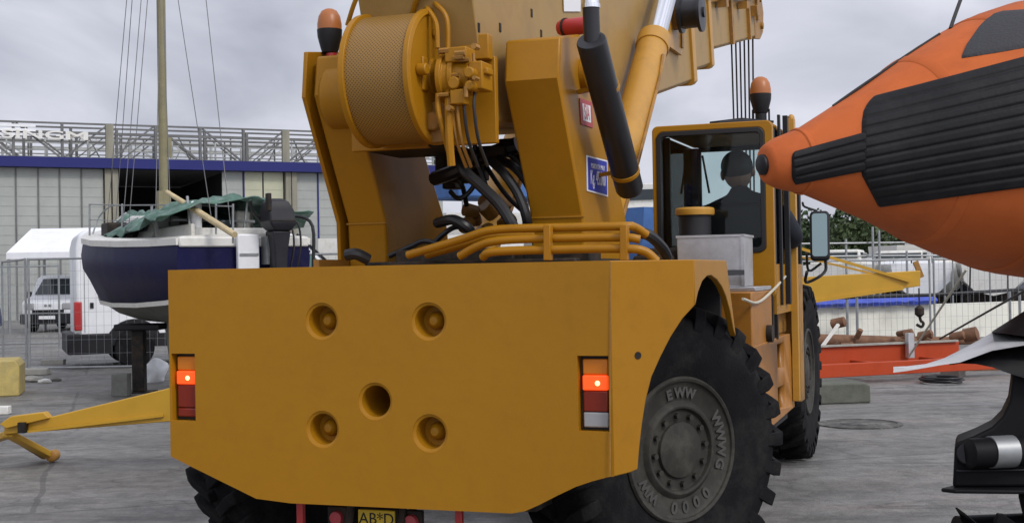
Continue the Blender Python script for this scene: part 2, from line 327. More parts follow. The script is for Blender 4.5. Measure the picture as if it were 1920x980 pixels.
# ------------------------------------------------------------------ the ground
def ground_mat():
    m = bpy.data.materials.new('worn_asphalt'); m.use_nodes = True; n = m.node_tree; b = n.nodes['Principled BSDF']
    t = nd(n, 'ShaderNodeTexCoord')
    def noise(sc, det=6, ro=.65, vec=None, dist=0):
        q = nd(n, 'ShaderNodeTexNoise'); q.inputs['Scale'].default_value = sc; q.inputs['Detail'].default_value = det; q.inputs['Roughness'].default_value = ro; q.inputs['Distortion'].default_value = dist
        n.links.new(vec or t.outputs['Object'], q.inputs['Vector']); return q.outputs[0]
    def ramp(f, a, b_, c0, c1):
        q = nd(n, 'ShaderNodeValToRGB'); q.color_ramp.elements[0].position = a; q.color_ramp.elements[1].position = b_
        q.color_ramp.elements[0].color = tuple(c0)+(1,); q.color_ramp.elements[1].color = tuple(c1)+(1,); n.links.new(f, q.inputs[0]); return q.outputs[0]
    def mix(f, a, b_, mode='MIX'):
        q = nd(n, 'ShaderNodeMix', data_type='RGBA', blend_type=mode)
        if isinstance(f, float): q.inputs[0].default_value = f
        else: n.links.new(f, q.inputs[0])
        for i, x in ((6, a), (7, b_)):
            if isinstance(x, tuple): q.inputs[i].default_value = x+(1,)
            else: n.links.new(x, q.inputs[i])
        return q.outputs[2]
    mp = nd(n, 'ShaderNodeMapping'); mp.inputs['Rotation'].default_value = (0, 0, R(-24)); mp.inputs['Scale'].default_value = (.35, 1.5, 1); n.links.new(t.outputs['Object'], mp.inputs[0])
    base = ramp(noise(.55, 7, .6, mp.outputs[0]), .3, .72, (.085, .084, .079), (.255, .25, .234))
    base = mix(ramp(noise(.35, 4, .6), .46, .62, (0,)*3, (1,)*3), base, (.20, .19, .172))
    base = mix(ramp(noise(2.3, 8, .7, mp.outputs[0], .4), .52, .70, (0,)*3, (.7,)*3), base, (.075, .073, .07))
    base = mix(ramp(noise(3.1, 8, .75), .6, .76, (0,)*3, (.6,)*3), base, (.32, .31, .285))
    base = mix(ramp(noise(1.1, 5, .6, mp.outputs[0]), .62, .74, (0,)*3, (.55,)*3), base, (.23, .16, .16))
    base = mix(ramp(noise(.9, 6, .62, mp.outputs[0], .6), .56, .68, (0,)*3, (.75,)*3), base, (.06, .058, .055))
    base = mix(ramp(noise(11, 8, .8), .60, .72, (0,)*3, (.55,)*3), base, (.08, .078, .074))
    base = mix(ramp(noise(.75, 3, .5), .62, .70, (0,)*3, (.55,)*3), base, (.045, .043, .04))
    base = mix(ramp(noise(24, 6, .85), .63, .70, (0,)*3, (.8,)*3), base, (.40, .39, .36))
    base = mix(.85, base, ramp(noise(5.5, 9, .78, None, .5), .36, .64, (.62,)*3, (1.36,)*3), 'MULTIPLY')
    sp = noise(55, 3, .8); base = mix(.45, base, ramp(sp, .35, .65, (.45,)*3, (1.4,)*3), 'MULTIPLY')
    # slab joints and wandering cracks
    br = nd(n, 'ShaderNodeTexBrick'); br.inputs['Color1'].default_value = br.inputs['Color2'].default_value = (0, 0, 0, 1); br.inputs['Mortar'].default_value = (1, 1, 1, 1)
    br.inputs['Scale'].default_value = 1; br.inputs['Brick Width'].default_value = 6.5; br.inputs['Row Height'].default_value = 3.4; br.inputs['Mortar Size'].default_value = .022; br.offset = .37
    mp2 = nd(n, 'ShaderNodeMapping'); mp2.inputs['Rotation'].default_value = (0, 0, R(-17)); mp2.inputs['Location'].default_value = (.6, .9, 0)
    wob = nd(n, 'ShaderNodeMix', data_type='RGBA', blend_type='LINEAR_LIGHT'); wob.inputs[0].default_value = .06; n.links.new(t.outputs['Object'], wob.inputs[6])
    nc = nd(n, 'ShaderNodeTexNoise'); nc.inputs['Scale'].default_value = 1.7; n.links.new(t.outputs['Object'], nc.inputs['Vector']); n.links.new(nc.outputs[1], wob.inputs[7])
    n.links.new(wob.outputs[2], mp2.inputs[0]); n.links.new(mp2.outputs[0], br.inputs['Vector'])
    base = mix(ramp(br.outputs[0], .4, .6, (0,)*3, (.6,)*3), base, (.07, .07, .066))
    vo = nd(n, 'ShaderNodeTexVoronoi', feature='DISTANCE_TO_EDGE'); vo.inputs['Scale'].default_value = .42
    w2 = nd(n, 'ShaderNodeMix', data_type='RGBA', blend_type='LINEAR_LIGHT'); w2.inputs[0].default_value = .5; n.links.new(t.outputs['Object'], w2.inputs[6]); n.links.new(nc.outputs[1], w2.inputs[7]); n.links.new(w2.outputs[2], vo.inputs['Vector'])
    base = mix(ramp(vo.outputs[0], .002, .007, (.45,)*3, (0,)*3), base, (.05, .048, .045))
    n.links.new(base, b.inputs['Base Color'])
    n.links.new(ramp(noise(1.1, 4), .38, .66, (.45,)*3, (.92,)*3), b.inputs['Roughness'])
    bp = nd(n, 'ShaderNodeBump'); bp.inputs['Strength'].default_value = .45; bp.inputs['Distance'].default_value = .02; n.links.new(noise(38, 5, .75), bp.inputs['Height']); n.links.new(bp.outputs[0], b.inputs['Normal'])
    return m
gd = MB().add([(-900, -300, 0), (900, -300, 0), (900, 1500, 0), (-900, 1500, 0)], [(0, 1, 2, 3)]).build('ground', ground_mat())
tag(gd, None, None, kind='structure')

# ================================================================== the mobile crane
P0 = W(1143, 488, 5.3); CF = Frame((P0.x-1.1*math.cos(YAW), P0.y+1.1*math.sin(YAW)), YAW); L = CF.L
crane = thing('mobile_crane', 'big ochre yellow mobile crane seen from behind, with bolt holes in its counterweight', 'mobile crane', CF.o, YAW)
# counterweight with holes and lamp recesses
prof = [(-1.058, 1.613), (1.1, 1.614), (1.1, .722), (1.083, .721), (1.01, .70), (.937, .674), (.855, .634), (.771, .590), (.71, .562), (.65, .549), (-.42, .545), (-.599, .558), (-.98, .706), (-1.058, .737)]
cw = MB().prism(prof, 'xz', 0, .34).build('counterweight', m_cw, crane)
cts = []
HOLES = [(-.246, 1.369), (.279, 1.366), (-.25, .884), (.276, .880)]
for x, z in HOLES+[(.014, 1.014)]:
    d = .10 if (x, z) in HOLES else .31
    cts.append(MB().lathe([(.088, -.02), (.082, .004), (.070, .010), (.066, d)], (x, 0, z), (0, 1, 0), 40).build('cutter', m_yel, crane))
for x0, x1 in ((-1.046, -.917), (.952, 1.087)):
    cts.append(MB().box(x0, x1, -.05, .055, .906, 1.220).build('cutter', m_yel, crane))
bpy.context.view_layer.update()
cut(cw, cts)
for p in cw.data.polygons: p.use_smooth = True
cw.data.set_sharp_from_angle(angle=R(32))
b = cw.modifiers.new('bevel', 'BEVEL'); b.width = .006; b.segments = 2; b.limit_method = 'ANGLE'; b.angle_limit = R(50)
for x, z in HOLES:
    MB().lathe([(.040, .099), (.040, .085), (.030, .062), (.018, .050), (.001, .048)], (x+.0, 0, z), (0, 1, 0), 24).build('bolt', m_yel, crane)
# wing panels, right: chamfer then side with the wheel arch cut away
ch_n = Vector((1, -1, 0)).normalized(); ch_p = Vector((1.1, 0, 0))
def chp(px, py):
    return CF.plane(px, py, ch_p, ch_n)
top_r = chp(1302, 489); xs = top_r.x; ys = top_r.y
inw = -ch_n*.03
cpts = [Vector((1.1, .0, 1.614)), Vector((xs, ys, 1.614))]+[chp(*q) for q in ((1302, 573), (1280, 597), (1258, 631), (1239, 668), (1222, 706), (1211, 750), (1204, 795), (1199, 840), (1196, 879), (1182, 885))]+[Vector((1.1, 0, .722))]
wing = MB().slab(cpts, inw).build('wing_panel', m_cw, crane, bevel=.004)
def sdp(px, py): return L(px, py, x=xs)
spts = [Vector((xs, ys, 1.614)), Vector((xs, sdp(1362, 490).y, 1.614))]+[sdp(*q) for q in ((1380, 630), (1376, 618), (1370, 585), (1362, 556), (1354, 537), (1345, 524), (1334, 516), (1326, 517), (1317, 527), (1309, 548))]+[Vector((xs, ys, cpts[2].z))]
MB().slab(spts, (-.03, 0, 0)).build('fender', m_yel, crane, bevel=.004)
yF = spts[1].y
MB().box(-1.055, -1.03, .342, 1.6, .74, 1.613).build('wing_panel', m_yel, crane)
# deck
MB().prism([(-1.05, .342), (1.09, .342), (xs-.01, ys+.25), (xs-.01, yF), (1.0, yF+.02), (1.0, 5.2), (-.96, 5.2)], 'xy', 1.572, 1.606).build('deck', m_ydirty, crane)
MB().box(-.55, .60, .345, 6.3, .62, 1.565).build('chassis', m_chas, crane, bevel=.01)
MB().box(-.62, .66, .30, .60, .50, .60).box(-.9, .95, .95, 1.2, .60, .85).cyl((-.85, 1.05, .72), (.9, 1.05, .72), .16).box(-.35, .35, .8, 1.4, .45, 1.0).build('rear_axle', m_dark, crane, bevel=.01)
MB().cyl((-1.0, 5.75, .72), (1.05, 5.75, .72), .15).box(-.35, .4, 5.5, 6.0, .5, 1.0).build('front_axle', m_dark, crane, bevel=.01)
MB().box(.665, xs-.17, 1.74, 1.785, .9, 1.565).box(.665, xs-.035, .36, 1.74, 1.54, 1.568).box(.67, .69, .345, 1.8, .6, 1.53).box(.62, .66, .4, 2.3, .65, 1.565).box(-.62, -.58, .4, 2.3, .65, 1.565).each('wheel_well', m_inter, crane)

# tail lights: amber on top, lit band, dark red, clear at the foot
for k, (x0, x1) in enumerate(((-1.046, -.917), (.952, 1.087))):
    hz = MB().box(x0+.006, x1-.006, .040, .054, .91, 1.216).build('tail_light', m_black, crane)
    lx0, lx1 = x0+.016, x1-.010
    def lens(nm, z0, z1, m, y=.022): return MB().box(lx0, lx1, y, .041, z0, z1).build(nm, m, hz, bevel=.006)
    lens('amber_lens', 1.14, 1.205, m_amber_dk); lens('lit_lens', 1.075, 1.138, m_lit, .014)
    lens('red_lens', .985 if k else .965, 1.073, m_redl); lens('clear_lens', .92, .983, m_clear) if k else lens('reflector', .922, .963, m_redl)
    MB().ball(((lx0+lx1)/2+.012, .012, 1.105), (.011, .006, .011)).build('bulb', m_bulb, hz)
# number plate, low lamps and red posts under the counterweight
MB().box(-.17, .02, .20, .212, .34, .50).build('plate_back', m_dark, crane)
pl = MB().box(-.175, .012, .185, .199, .345, .497).build('number_plate', m_plate, crane, bevel=.004)
text('plate_lettering', 'AB*D', .075, m_black, basis((-.08, .184, .455), (1, 0, 0), (0, 0, 1), (0, -1, 0)), pl, .001)
for x in (-.285, .095):
    lb = MB().box(x-.055, x+.045, .20, .23, .36, .50).build('rear_lamp', m_dark, crane, bevel=.004)
    MB().lathe([(.034, 0), (.03, -.02), (.001, -.026)], (x-.005, .20, .45), (0, 1, 0), 20).build('red_lens', m_sred, lb)
for x in (-.215, .05): MB().cyl((x, .17, .42), (x, .2, .52), .018).build('lamp_bracket', m_dark, crane)
for x in (-.432, .36): MB().box(x-.016, x+.016, .10, .13, .33, .545).build('marker_post', m_red, crane, bevel=.003)

# wheels -------------------------------------------------------------
def lug(mb, T, a, side, Rr, wd):
    # one tread bar running from the shoulder towards the middle, slanting
    def pt(ang, x, r): return T @ Vector((x, r*math.cos(ang), r*math.sin(ang)))
    xs_ = (side*wd*.5, side*wd*.36, side*.01); hw = (.060, .058, .05); rr_ = (Rr*.985, Rr+.006, Rr+.008); off = (0, .03, .15)
    rings = []
    for x, h, r, of in zip(xs_, hw, rr_, off):
        rings.append([pt(a+of-h, x, r-.06), pt(a+of+h, x, r-.06), pt(a+of+h*.8, x, r), pt(a+of-h*.8, x, r)])
    # shoulder foot down the sidewall
    x = side*wd*.53; rings.insert(0, [pt(a-.055, x*.93, Rr*.80), pt(a+.055, x*.93, Rr*.80), pt(a+.058, x, Rr*.90), pt(a-.058, x, Rr*.90)])
    mb.loft(rings)
def make_wheel(loc, steer, side, Rr=.72, wd=.44):
    """side=+1: the outside of the wheel faces +x"""
    wh = bpy.data.objects.new('wheel', None); COL.objects.link(wh); wh.parent = crane; wh.location = loc; wh.rotation_euler = (0, 0, -steer)
    s = side; h = wd/2; mb = MB()
    pr = [(.345, -h*.7), (.36, -h*.86), (.45, -h*.98), (.56, -h*1.03), (.64, -h*.96), (.672, -h*.8), (.682, 0), (.672, h*.8), (.64, h*.96), (.56, h*1.03), (.45, h*.98), (.36, h*.86), (.345, h*.7)]
    mb.lathe([(r*Rr/.72, a) for r, a in pr], (0, 0, 0), (1, 0, 0), 72, cap=False)
    I = Matrix.Identity(4)
    for k in range(27):
        a = 2*PI*k/27; lug(mb, I, a, 1, Rr, wd); lug(mb, I, a+PI/27, -1, Rr, wd)
    ty = mb.build('tyre', m_rub, wh, bevel=.006, smooth=40)
    q = s*h
    rim = MB().lathe([(rr0*.895, xx) for rr0, xx in [(.05, q*.2), (.385, q*.2), (.388, q*.7), (.40, q*.90), (.388, q*.955), (.372, q*.93), (.368, q*.88), (.352, q*.84), (.265, q*.80), (.252, q*.86), (.238, q*.90), (.225, q*.89), (.215, q*.80), (.155, q*.78), (.150, q*.86), (.10, q*.90), (.001, q*.91)]], (0, 0, 0), (1, 0, 0), 64).build('rim', m_rim, wh, bevel=.002, smooth=30)
    nb = MB()
    for k in range(12):
        t = 2*PI*k/12+.1; c = Vector((q*.79, .167*math.cos(t), .167*math.sin(t))); nb.cyl(c, c+Vector((q*.10, 0, 0)), .015, n=6)
    nb.each('wheel_nut', m_rim, wh)
    return wh, q
def ring_text(wh, q, s, body, rad, a_mid, size, step, depth=.006):
    for k, chh in enumerate(body):
        if chh == ' ': continue
        t = a_mid-(k-(len(body)-1)/2)*step*s
        up = Vector((0, -math.sin(t), math.cos(t)))
        z = Vector((s, 0, 0)); x = up.cross(z)
        text('raised_letter', chh, size, m_letter, basis(Vector((q*.83, 0, 0))+up*rad, x, up, z), wh, depth, bold=.003)
rw, q = make_wheel(Vector((1.005, 1.105, .70)), R(34), 1, .70)
ring_text(rw, q, 1, '0000', .276, R(-167), .08, .27)
ring_text(rw, q, 1, 'WWWG', .276, R(-86), .075, .27)
ring_text(rw, q, 1, 'EWW', .276, R(0), .066, .25)
ring_text(rw, q, 1, 'WW', .276, R(-230), .07, .26)
make_wheel((-.90, 1.12, .70), R(27), -1, .70)
fw, q = make_wheel((.99, 5.75, .72), 0, 1)
make_wheel((-.94, 5.75, .72), 0, -1)

# slewing frame towers ------------------------------------------------
tp = [(.80, 2.715), (.765, 2.51), (1.125, 1.865), (1.14, 1.61), (2.02, 1.61), (1.985, 1.85), (1.40, 2.62), (1.30, 2.72), (1.12, 2.78)]
MB().prism(tp, 'yz', .365, .65).build('tower', m_yel, crane, bevel=.012)
MB().prism(tp, 'yz', -.69, -.46).build('tower', m_yel, crane, bevel=.012)
tf = [(.77, 2.74), (.74, 2.50), (1.10, 1.86), (1.11, 1.61), (2.05, 1.61), (2.0, 1.85), (1.42, 2.66), (1.16, 2.80)]
MB().prism(tf, 'yz', -.745, -.722).build('tower_flange', m_yel, crane, bevel=.004)
MB().box(-.723, -.69, .80, 1.9, 1.61, 1.66).prism([(.85, 2.70), (.87, 2.45), (1.2, 1.9), (1.9, 1.8), (1.3, 2.6)], 'yz', -.723, -.689).build('tower_spacer', m_ydirty, crane)
MB().box(.37, .652, 1.118, 1.15, 1.85, 1.858).box(-.692, -.458, 1.118, 1.15, 1.85, 1.858).each('weld_seam', m_yel, crane)
for x0, x1 in ((.648, .715), (-.80, -.74)):
    y, z = 1.17, 2.58
    MB().lathe([(.085, 0), (.085, .035), (.062, .05), (.055, abs(x1-x0)), (.001, abs(x1-x0)+.004)], (x0 if x0 > 0 else x1, y, z), (1 if x0 > 0 else -1, 0, 0), 28).build('pivot_boss', m_yel, crane, bevel=.004)
MB().lathe([(.001, -.812), (.10, -.805), (.12, -.785), (.12, -.745)], (0, .98, 2.50), (1, 0, 0), 28).build('pivot_boss', m_yel, crane)
# labels on the right tower
def on_side(px, py): return L(px, py, x=.652)
def sidesign(nm, quad, m, T=.003):
    pts = [on_side(*q_) for q_ in quad]; return MB().slab(pts, (T, 0, 0)).build(nm, m, crane), pts
sg, p4 = sidesign('load_sign', ((1099, 291), (1138, 301), (1139, 369), (1100, 358)), m_swhite)
c4 = sum(p4, Vector())/4
ins = [c4+(p-c4)*.91+Vector((.0032, 0, 0)) for p in p4]; sb = MB().slab(ins, (.0015, 0, 0)).build('sign_field', m_sblue, sg)
ax = (ins[1]-ins[0]).normalized(); ay = (ins[0]-ins[3]).normalized(); wv = (ins[1]-ins[0]).length; hv = (ins[0]-ins[3]).length; az = Vector((1, 0, 0))
ax.x = 0; ax.normalize(); ay.x = 0; ay.normalize()
cx = c4+Vector((.0058, 0, 0))
text('sign_lettering', 'PORTATA MAX', wv*.105, m_swhite, basis(cx+ay*hv*.27, ax, ay, az), sg, .0006)
text('sign_lettering', 'Kg. 45.000', wv*.185, m_swhite, basis(cx-ay*hv*.1, ax, ay, az) @ Matrix.Scale(1.6, 4, (0, 1, 0)), sg, .0006)
rg, p4 = sidesign('maker_label', ((1086, 184), (1109, 192), (1111, 240), (1089, 233)), m_sred)
c4 = sum(p4, Vector())/4
ins = [c4+(p-c4)*.66+Vector((.0032, 0, 0)) for p in p4]; MB().slab(ins, (.001, 0, 0)).build('label_field', m_swhite, rg)
ax = (ins[1]-ins[0]); ay = (ins[0]-ins[3]); wv, hv = ax.length, ay.length; ax.normalize(); ay.normalize()
text('label_lettering', 'SIA', wv*.46, m_sred, basis(c4+Vector((.0048, 0, 0)), ax, ay, az) @ Matrix.Scale(1.7, 4, (0, 1, 0)), rg, .0006)

# winch ------------------------------------------------------------------
dc = Vector((-.12, .56, 2.522)); Rd = .315
wn = MB().lathe([(Rd-.004, -.125), (Rd-.004, .185)], (0, 0, 0), (1, 0, 0), 96, cap=False).build('winch_guard', m_perf, crane); wn.location = dc
fl = MB().lathe([(.02, -.155), (Rd-.02, -.155), (Rd+.012, -.15), (Rd+.012, -.122), (Rd-.03, -.12), (.02, -.12)], dc, (1, 0, 0), 72, cap=False)
fl.lathe([(.02, .182), (Rd-.03, .182), (Rd+.012, .184), (Rd+.012, .209), (Rd-.012, .217), (Rd-.02, .205), (.09, .205), (.085, .217), (.02, .217)], dc, (1, 0, 0), 72, cap=False).build('winch_flange', m_yel, crane, bevel=.002)
MB().box(.081, .097, .40, .46, 2.44, 2.60).cyl((.085, .36, 2.53), (.135, .36, 2.53), .028).cyl((.085, .55, 2.73), (.105, .55, 2.73), .02).each('flange_lug', m_yel, crane, bevel=.006)
MB().lathe([(.05, -.66), (.15, -.655), (.175, -.63), (.18, -.28)], (0, .90, 2.51), (1, 0, 0), 48).build('winch_gearbox', m_yel, crane, bevel=.004)
MX = .115
mo = MB().lathe([(.12, .045), (.12, .07), (.105, .072), (.105, .10), (.112, .102), (.112, .125), (.09, .128), (.088, .20), (.06, .205), (.055, .26), (.001, .262)], (0, .50, 2.50), (1, 0, 0), 36)
for k in range(8):
    t = 2*PI*k/8; c = Vector((.128, .50+.098*math.cos(t), 2.50+.098*math.sin(t))); mo.cyl(c, c+Vector((.016, 0, 0)), .011, n=6)
mo.shift(MX).build('winch_motor', m_yel, crane, bevel=.003)
MB().box(.09, .20, .40, .52, 2.56, 2.63).box(.12, .19, .385, .47, 2.36, 2.43).box(.20, .27, .42, .56, 2.43, 2.56).cyl((.14, .38, 2.46), (.14, .48, 2.46), .03).cyl((.225, .36, 2.44), (.225, .46, 2.44), .022).cyl((.225, .36, 2.50), (.225, .46, 2.50), .026).box(.255, .29, .44, .52, 2.50, 2.53).shift(MX).build('valve_block', m_yel, crane, bevel=.006)
MB().box(.05, .17, .53, .60, 2.22, 2.40).box(.06, .15, .50, .55, 2.20, 2.27).cyl((.10, .47, 2.30), (.10, .53, 2.30), .045).build('brake_valve', m_ydirty, crane, bevel=.008)
MB().box(.02, .035, .60, .9, 2.30, 2.86).box(.10, .36, .66, .70, 2.20, 2.62).box(-.44, -.02, .70, .74, 2.20, 2.80).box(.036, .12, .62, .68, 2.58, 2.86).box(.20, .35, .60, .66, 2.60, 2.72).build('winch_bracket', m_yel, crane, bevel=.005)
pp = MB()
pp.tube([(.16, .42, 2.42), (.165, .41, 2.34), (.18, .42, 2.26), (.19, .50, 2.10)], .013, smooth=5)
pp.tube([(.21, .45, 2.46), (.215, .42, 2.38), (.215, .42, 2.22), (.215, .44, 2.08)], .020, smooth=5)
pp.tube([(.03, .60, 2.86), (.08, .50, 2.84), (.14, .46, 2.76), (.15, .45, 2.64)], .012, smooth=5)
pp.tube([(.06, .60, 2.89), (.12, .52, 2.86), (.18, .50, 2.78), (.18, .50, 2.6)], .012, smooth=5)
pp.tube([(-.35, .5, 2.80), (-.28, .45, 2.90), (-.20, .42, 3.0), (-.18, .42, 3.1)], .012, smooth=5)
pp.tube([(-.02, .55, 2.84), (.03, .5, 2.90), (.12, .5, 2.95), (.2, .55, 2.94)], .014, smooth=5)
pp.each('hydraulic_pipe', m_yel, crane)
MB().box(-.40, .05, .72, 1.2, 2.205, 2.225).build('winch_base', m_dark, crane)

# boom ------------------------------------------------------------------
EL = R(12); bo = Vector((0, 1.0, 2.55)); bT = Matrix.Translation(bo) @ Matrix.Rotation(EL, 4, 'X')
def bsec(nm, y0, y1, hw, z0, z1, ch=.06, m=m_boom, rear_cut=0):
    poly = [(-hw+ch, z0), (hw-ch, z0), (hw, z0+ch), (hw, z1-ch*.5), (hw-ch*.5, z1), (-hw+ch*.5, z1), (-hw, z1-ch*.5), (-hw, z0+ch)]
    r = [[bT @ Vector((x, y0+(rear_cut*(z-z0)), z)) for x, z in poly], [bT @ Vector((x, y1, z)) for x, z in poly]]
    if rear_cut:
        r.insert(1, [bT @ Vector((x, y0+1.2, z)) for x, z in poly]); r[0] = [v+Vector((0, 0, .16)) if poly[i][1] < z1-.2 else v for i, v in enumerate(r[0])]
    return MB().loft(r).build(nm, m, crane, bevel=.006)
base = bsec('boom_base', -.36, 4.62, .30, -.35, .62, .03, rear_cut=-.05)
bsec('boom_collar', 4.55, 4.68, .325, -.375, .64, .03, m_lift)
bsec('boom_section', 4.0, 5.66, .265, -.275, .55, .03); bsec('boom_collar', 5.58, 5.70, .285, -.30, .57, .03, m_lift)
bsec('boom_section', 5.0, 8.9, .225, -.145, .44, .03)
hd = MB()
for x in (-.2, .2):
    hd.slab([bT @ Vector((x, y, z)) for y, z in ((8.5, -.15), (8.85, -.17), (9.1, -.10), (9.2, .12), (9.05, .42), (8.5, .45))], (.03, 0, 0))
hd.box(-.2, .2, 8.5, 8.6, -.1, .4, bT).cyl(bT @ Vector((-.22, 8.95, -.02)), bT @ Vector((.26, 8.95, -.02)), .04).cyl(bT @ Vector((-.22, 8.9, .28)), bT @ Vector((.26, 8.9, .28)), .035)
hd.box(.2, .26, 8.6, 8.75, .05, .3, bT).box(.225, .30, 8.3, 8.5, .1, .22, bT)
hd.build('boom_head', m_ydirty, crane, bevel=.005)
sv = MB()
for x in (-.15, -.09, -.03, .03, .09, .15): sv.lathe([(.15, -.02), (.13, 0), (.15, .02)], bT @ Vector((x, 8.93, -.02)), (1, 0, 0), 24)
sv.each('sheave', m_dark, crane)
hk = W(1425, 470, 13.9)
rp = MB(); tipc = bT @ Vector((0, 8.98, -.15))
for k in range(6): rp.tube([(-.125+k*.05, tipc.y, tipc.z+.05), (-.10+k*.04, tipc.y, 1.95)], .011, 6)
rp.each('hoist_rope', m_dark, crane)
MB().box(-.15, .15, tipc.y-.12, tipc.y+.12, 1.55, 1.95).cyl((-.17, tipc.y, 1.75), (.17, tipc.y, 1.75), .1).tube([(0, tipc.y, 1.55), (0, tipc.y, 1.42), (.08, tipc.y, 1.34), (.02, tipc.y, 1.26), (-.08, tipc.y, 1.32)], .035, 8, 4).build('hook_block', m_jib, crane, bevel=.01)
# things on the boom's right side
bx = MB()
for y0, z0, z1 in ((3.6, .30, .42), (4.9, .33, .45), (6.2, .24, .32), (7.4, .2, .28)): bx.box(.29 if y0 < 4 else .24, .335, y0, y0+.12, z0, z1, bT)
bx.box(.225, .25, 5.75, 8.4, .30, .33, bT).box(.225, .26, 6.9, 7.0, -.14, .42, bT).box(.225, .26, 8.0, 8.08, -.14, .42, bT).tube([bT @ Vector((.30, 3.9, .5)), bT @ Vector((.33, 5.2, .40)), bT @ Vector((.30, 6.6, .33)), bT @ Vector((.27, 8.6, .3))], .012, smooth=5)
bx.each('boom_bracket', m_ydirty, crane)
rl = L(1298, 25, x=.48); 
MB().lathe([(.15, -.10), (.15, -.075), (.115, -.07), (.115, .05), (.15, .055), (.15, .08), (.04, .085), (.04, .10)], rl, (1, 0, 0), 32).build('hose_reel', m_muff, crane)
MB().bar(rl-Vector((.17, -.02, 0)), rl-Vector((.05, 0, 0)), .10, .22).bar(rl+Vector((-.15, .25, -.22)), rl+Vector((-.15, .25, .3)), .04, .06).build('reel_bracket', m_ydirty, crane)
tg = [L(*q_, x=.306) for q_ in ((1056, -12), (1088, -8), (1088, 22), (1057, 22))]; tgo = MB().slab(tg, (.003, 0, 0)).build('paper_label', m_swhite, crane)
# bolt slots in the boom side
hs = MB()
for px, py in ((997, 25), (1015, 64), (938, 52), (898, 52)):
    c = L(px, py, x=.302); hs.box(.296, .304, c.y-.012, c.y+.012, c.z-.022, c.z+.022)
hs.each('slot', m_dark, crane)
# lift cylinders
lo_, hi_ = L(1130, 430, x=.44), L(1228, 70, x=.44)
for x in (.44, -.30):
    b_ = Vector((x, hi_.y, hi_.z)); a = b_+(Vector((x, lo_.y, lo_.z))-b_).normalized()*2.6; dd = (b_-a).normalized()
    lc = MB().cyl(a, b_-dd*.12, .108, n=32).lathe([(.118, -.14), (.118, -.02), (.1, 0)], b_, dd, 32).build('lift_cylinder', m_lift, crane, bevel=.004)
    MB().cyl(b_-dd*.2, b_+dd*.75, .078, n=28).build('piston_rod', m_chrome, lc)
    MB().tube([a+dd*.4+Vector((.11, 0, .02)), a+dd*1.2+Vector((.116, 0, .02)), b_-dd*.5+Vector((.116, 0, .02)), b_-dd*.3+Vector((.11, -.02, .04))], .012).build('cylinder_pipe', m_ydirty, lc)
MB().prism([(4.5, 3.0), (5.2, 3.15), (5.1, 3.95), (4.7, 3.85)], 'yz', -.36, -.33).prism([(4.5, 3.3), (5.0, 3.3), (5.1, 3.95), (4.7, 3.85)], 'yz', .305, .335).each('cylinder_lug', m_lift, crane)
# dark gusset below the boom next to the cylinder
MB().prism([(2.2, 2.35), (4.1, 2.75), (3.7, 3.1), (2.2, 2.8)], 'yz', .20, .285).build('boom_gusset', m_ydirty, crane)

# exhaust ---------------------------------------------------------------
ea, eb = L(1109, 78, x=.80), L(1180, 352, x=.80); ed = (eb-ea).normalized()
ex = MB().lathe([(.03, -.012), (.070, -.008), (.074, .0), (.074, (eb-ea).length), (.066, (eb-ea).length+.02), (.001, (eb-ea).length+.022)], ea, ed, 32).build('exhaust_muffler', m_muff, crane)
MB().cyl(ea+ed*.02, ea+Vector((0, .0, .165)), .041, n=24).build('exhaust_pipe', m_muff, ex)
MB().cyl(ea+Vector((0, 0, .16)), ea+Vector((.0, .0, .18)), .046).tube([ea+Vector((0, 0, .17)), ea+Vector((0, .02, .3)), ea+Vector((0, .08, .42))], .04, 16).build('exhaust_clamp', m_chrome, ex)
for py, px in ((165, 1133), (322, 1172)):
    c = L(px, py, x=.80); br = MB().lathe([(.078, -.012), (.078, .012)], c, ed, 28)
    br.bar(c+Vector((-.145, .02, -.01)), c+Vector((-.05, 0, 0)), .03, .02).build('muffler_bracket', m_yel, crane, bevel=.002)
c = L(1078, 50, x=.60); MB().lathe([(.001, -.10), (.035, -.095), (.045, -.07), (.045, .10), (.03, .13), (.001, .135)], c, (.75, -.2, -.02), 20).build('red_canister', m_red, crane)
MB().lathe([(.05, -.062), (.05, -.05)], c, (.75, -.2, -.02), 20).build('canister_band', m_dark, crane)

# beacons -----------------------------------------------------------------
def beacon(c, r, h, post=True):
    b_ = MB().lathe([(.5*r, -h*.52), (.62*r, -h*.5), (.74*r, -h*.4), (.96*r, -h*.15), (r, 0), (r, h*.02), (.6*r, h*.03)], c, (0, 0, 1), 28).build('beacon', m_black, crane)
    MB().lathe([(.97*r, h*.02), (.97*r, h*.15), (.86*r, h*.32), (.62*r, h*.44), (.3*r, h*.49), (.001, h*.50)], c, (0, 0, 1), 28).build('amber_dome', m_amber, b_)
    return b_
bc = L(618, 58, y=.95); beacon(bc, .067, .235)
MB().cyl(bc-Vector((-.005, 0, .10)), bc-Vector((-.02, 0, .21)), .03).build('beacon_post', m_red, crane)
bc = L(1426, 178, y=2.85); beacon(bc, .066, .225)
MB().cyl(bc+Vector((-.05, 0, -.09)), bc+Vector((-.05, 0, -.18)), .006).cyl(bc+Vector((.05, 0, -.09)), bc+Vector((.05, 0, -.18)), .006).cyl(bc+Vector((0, 0, -.10)), bc+Vector((0, 0, -.17)), .035).build('beacon_post', m_black, crane)

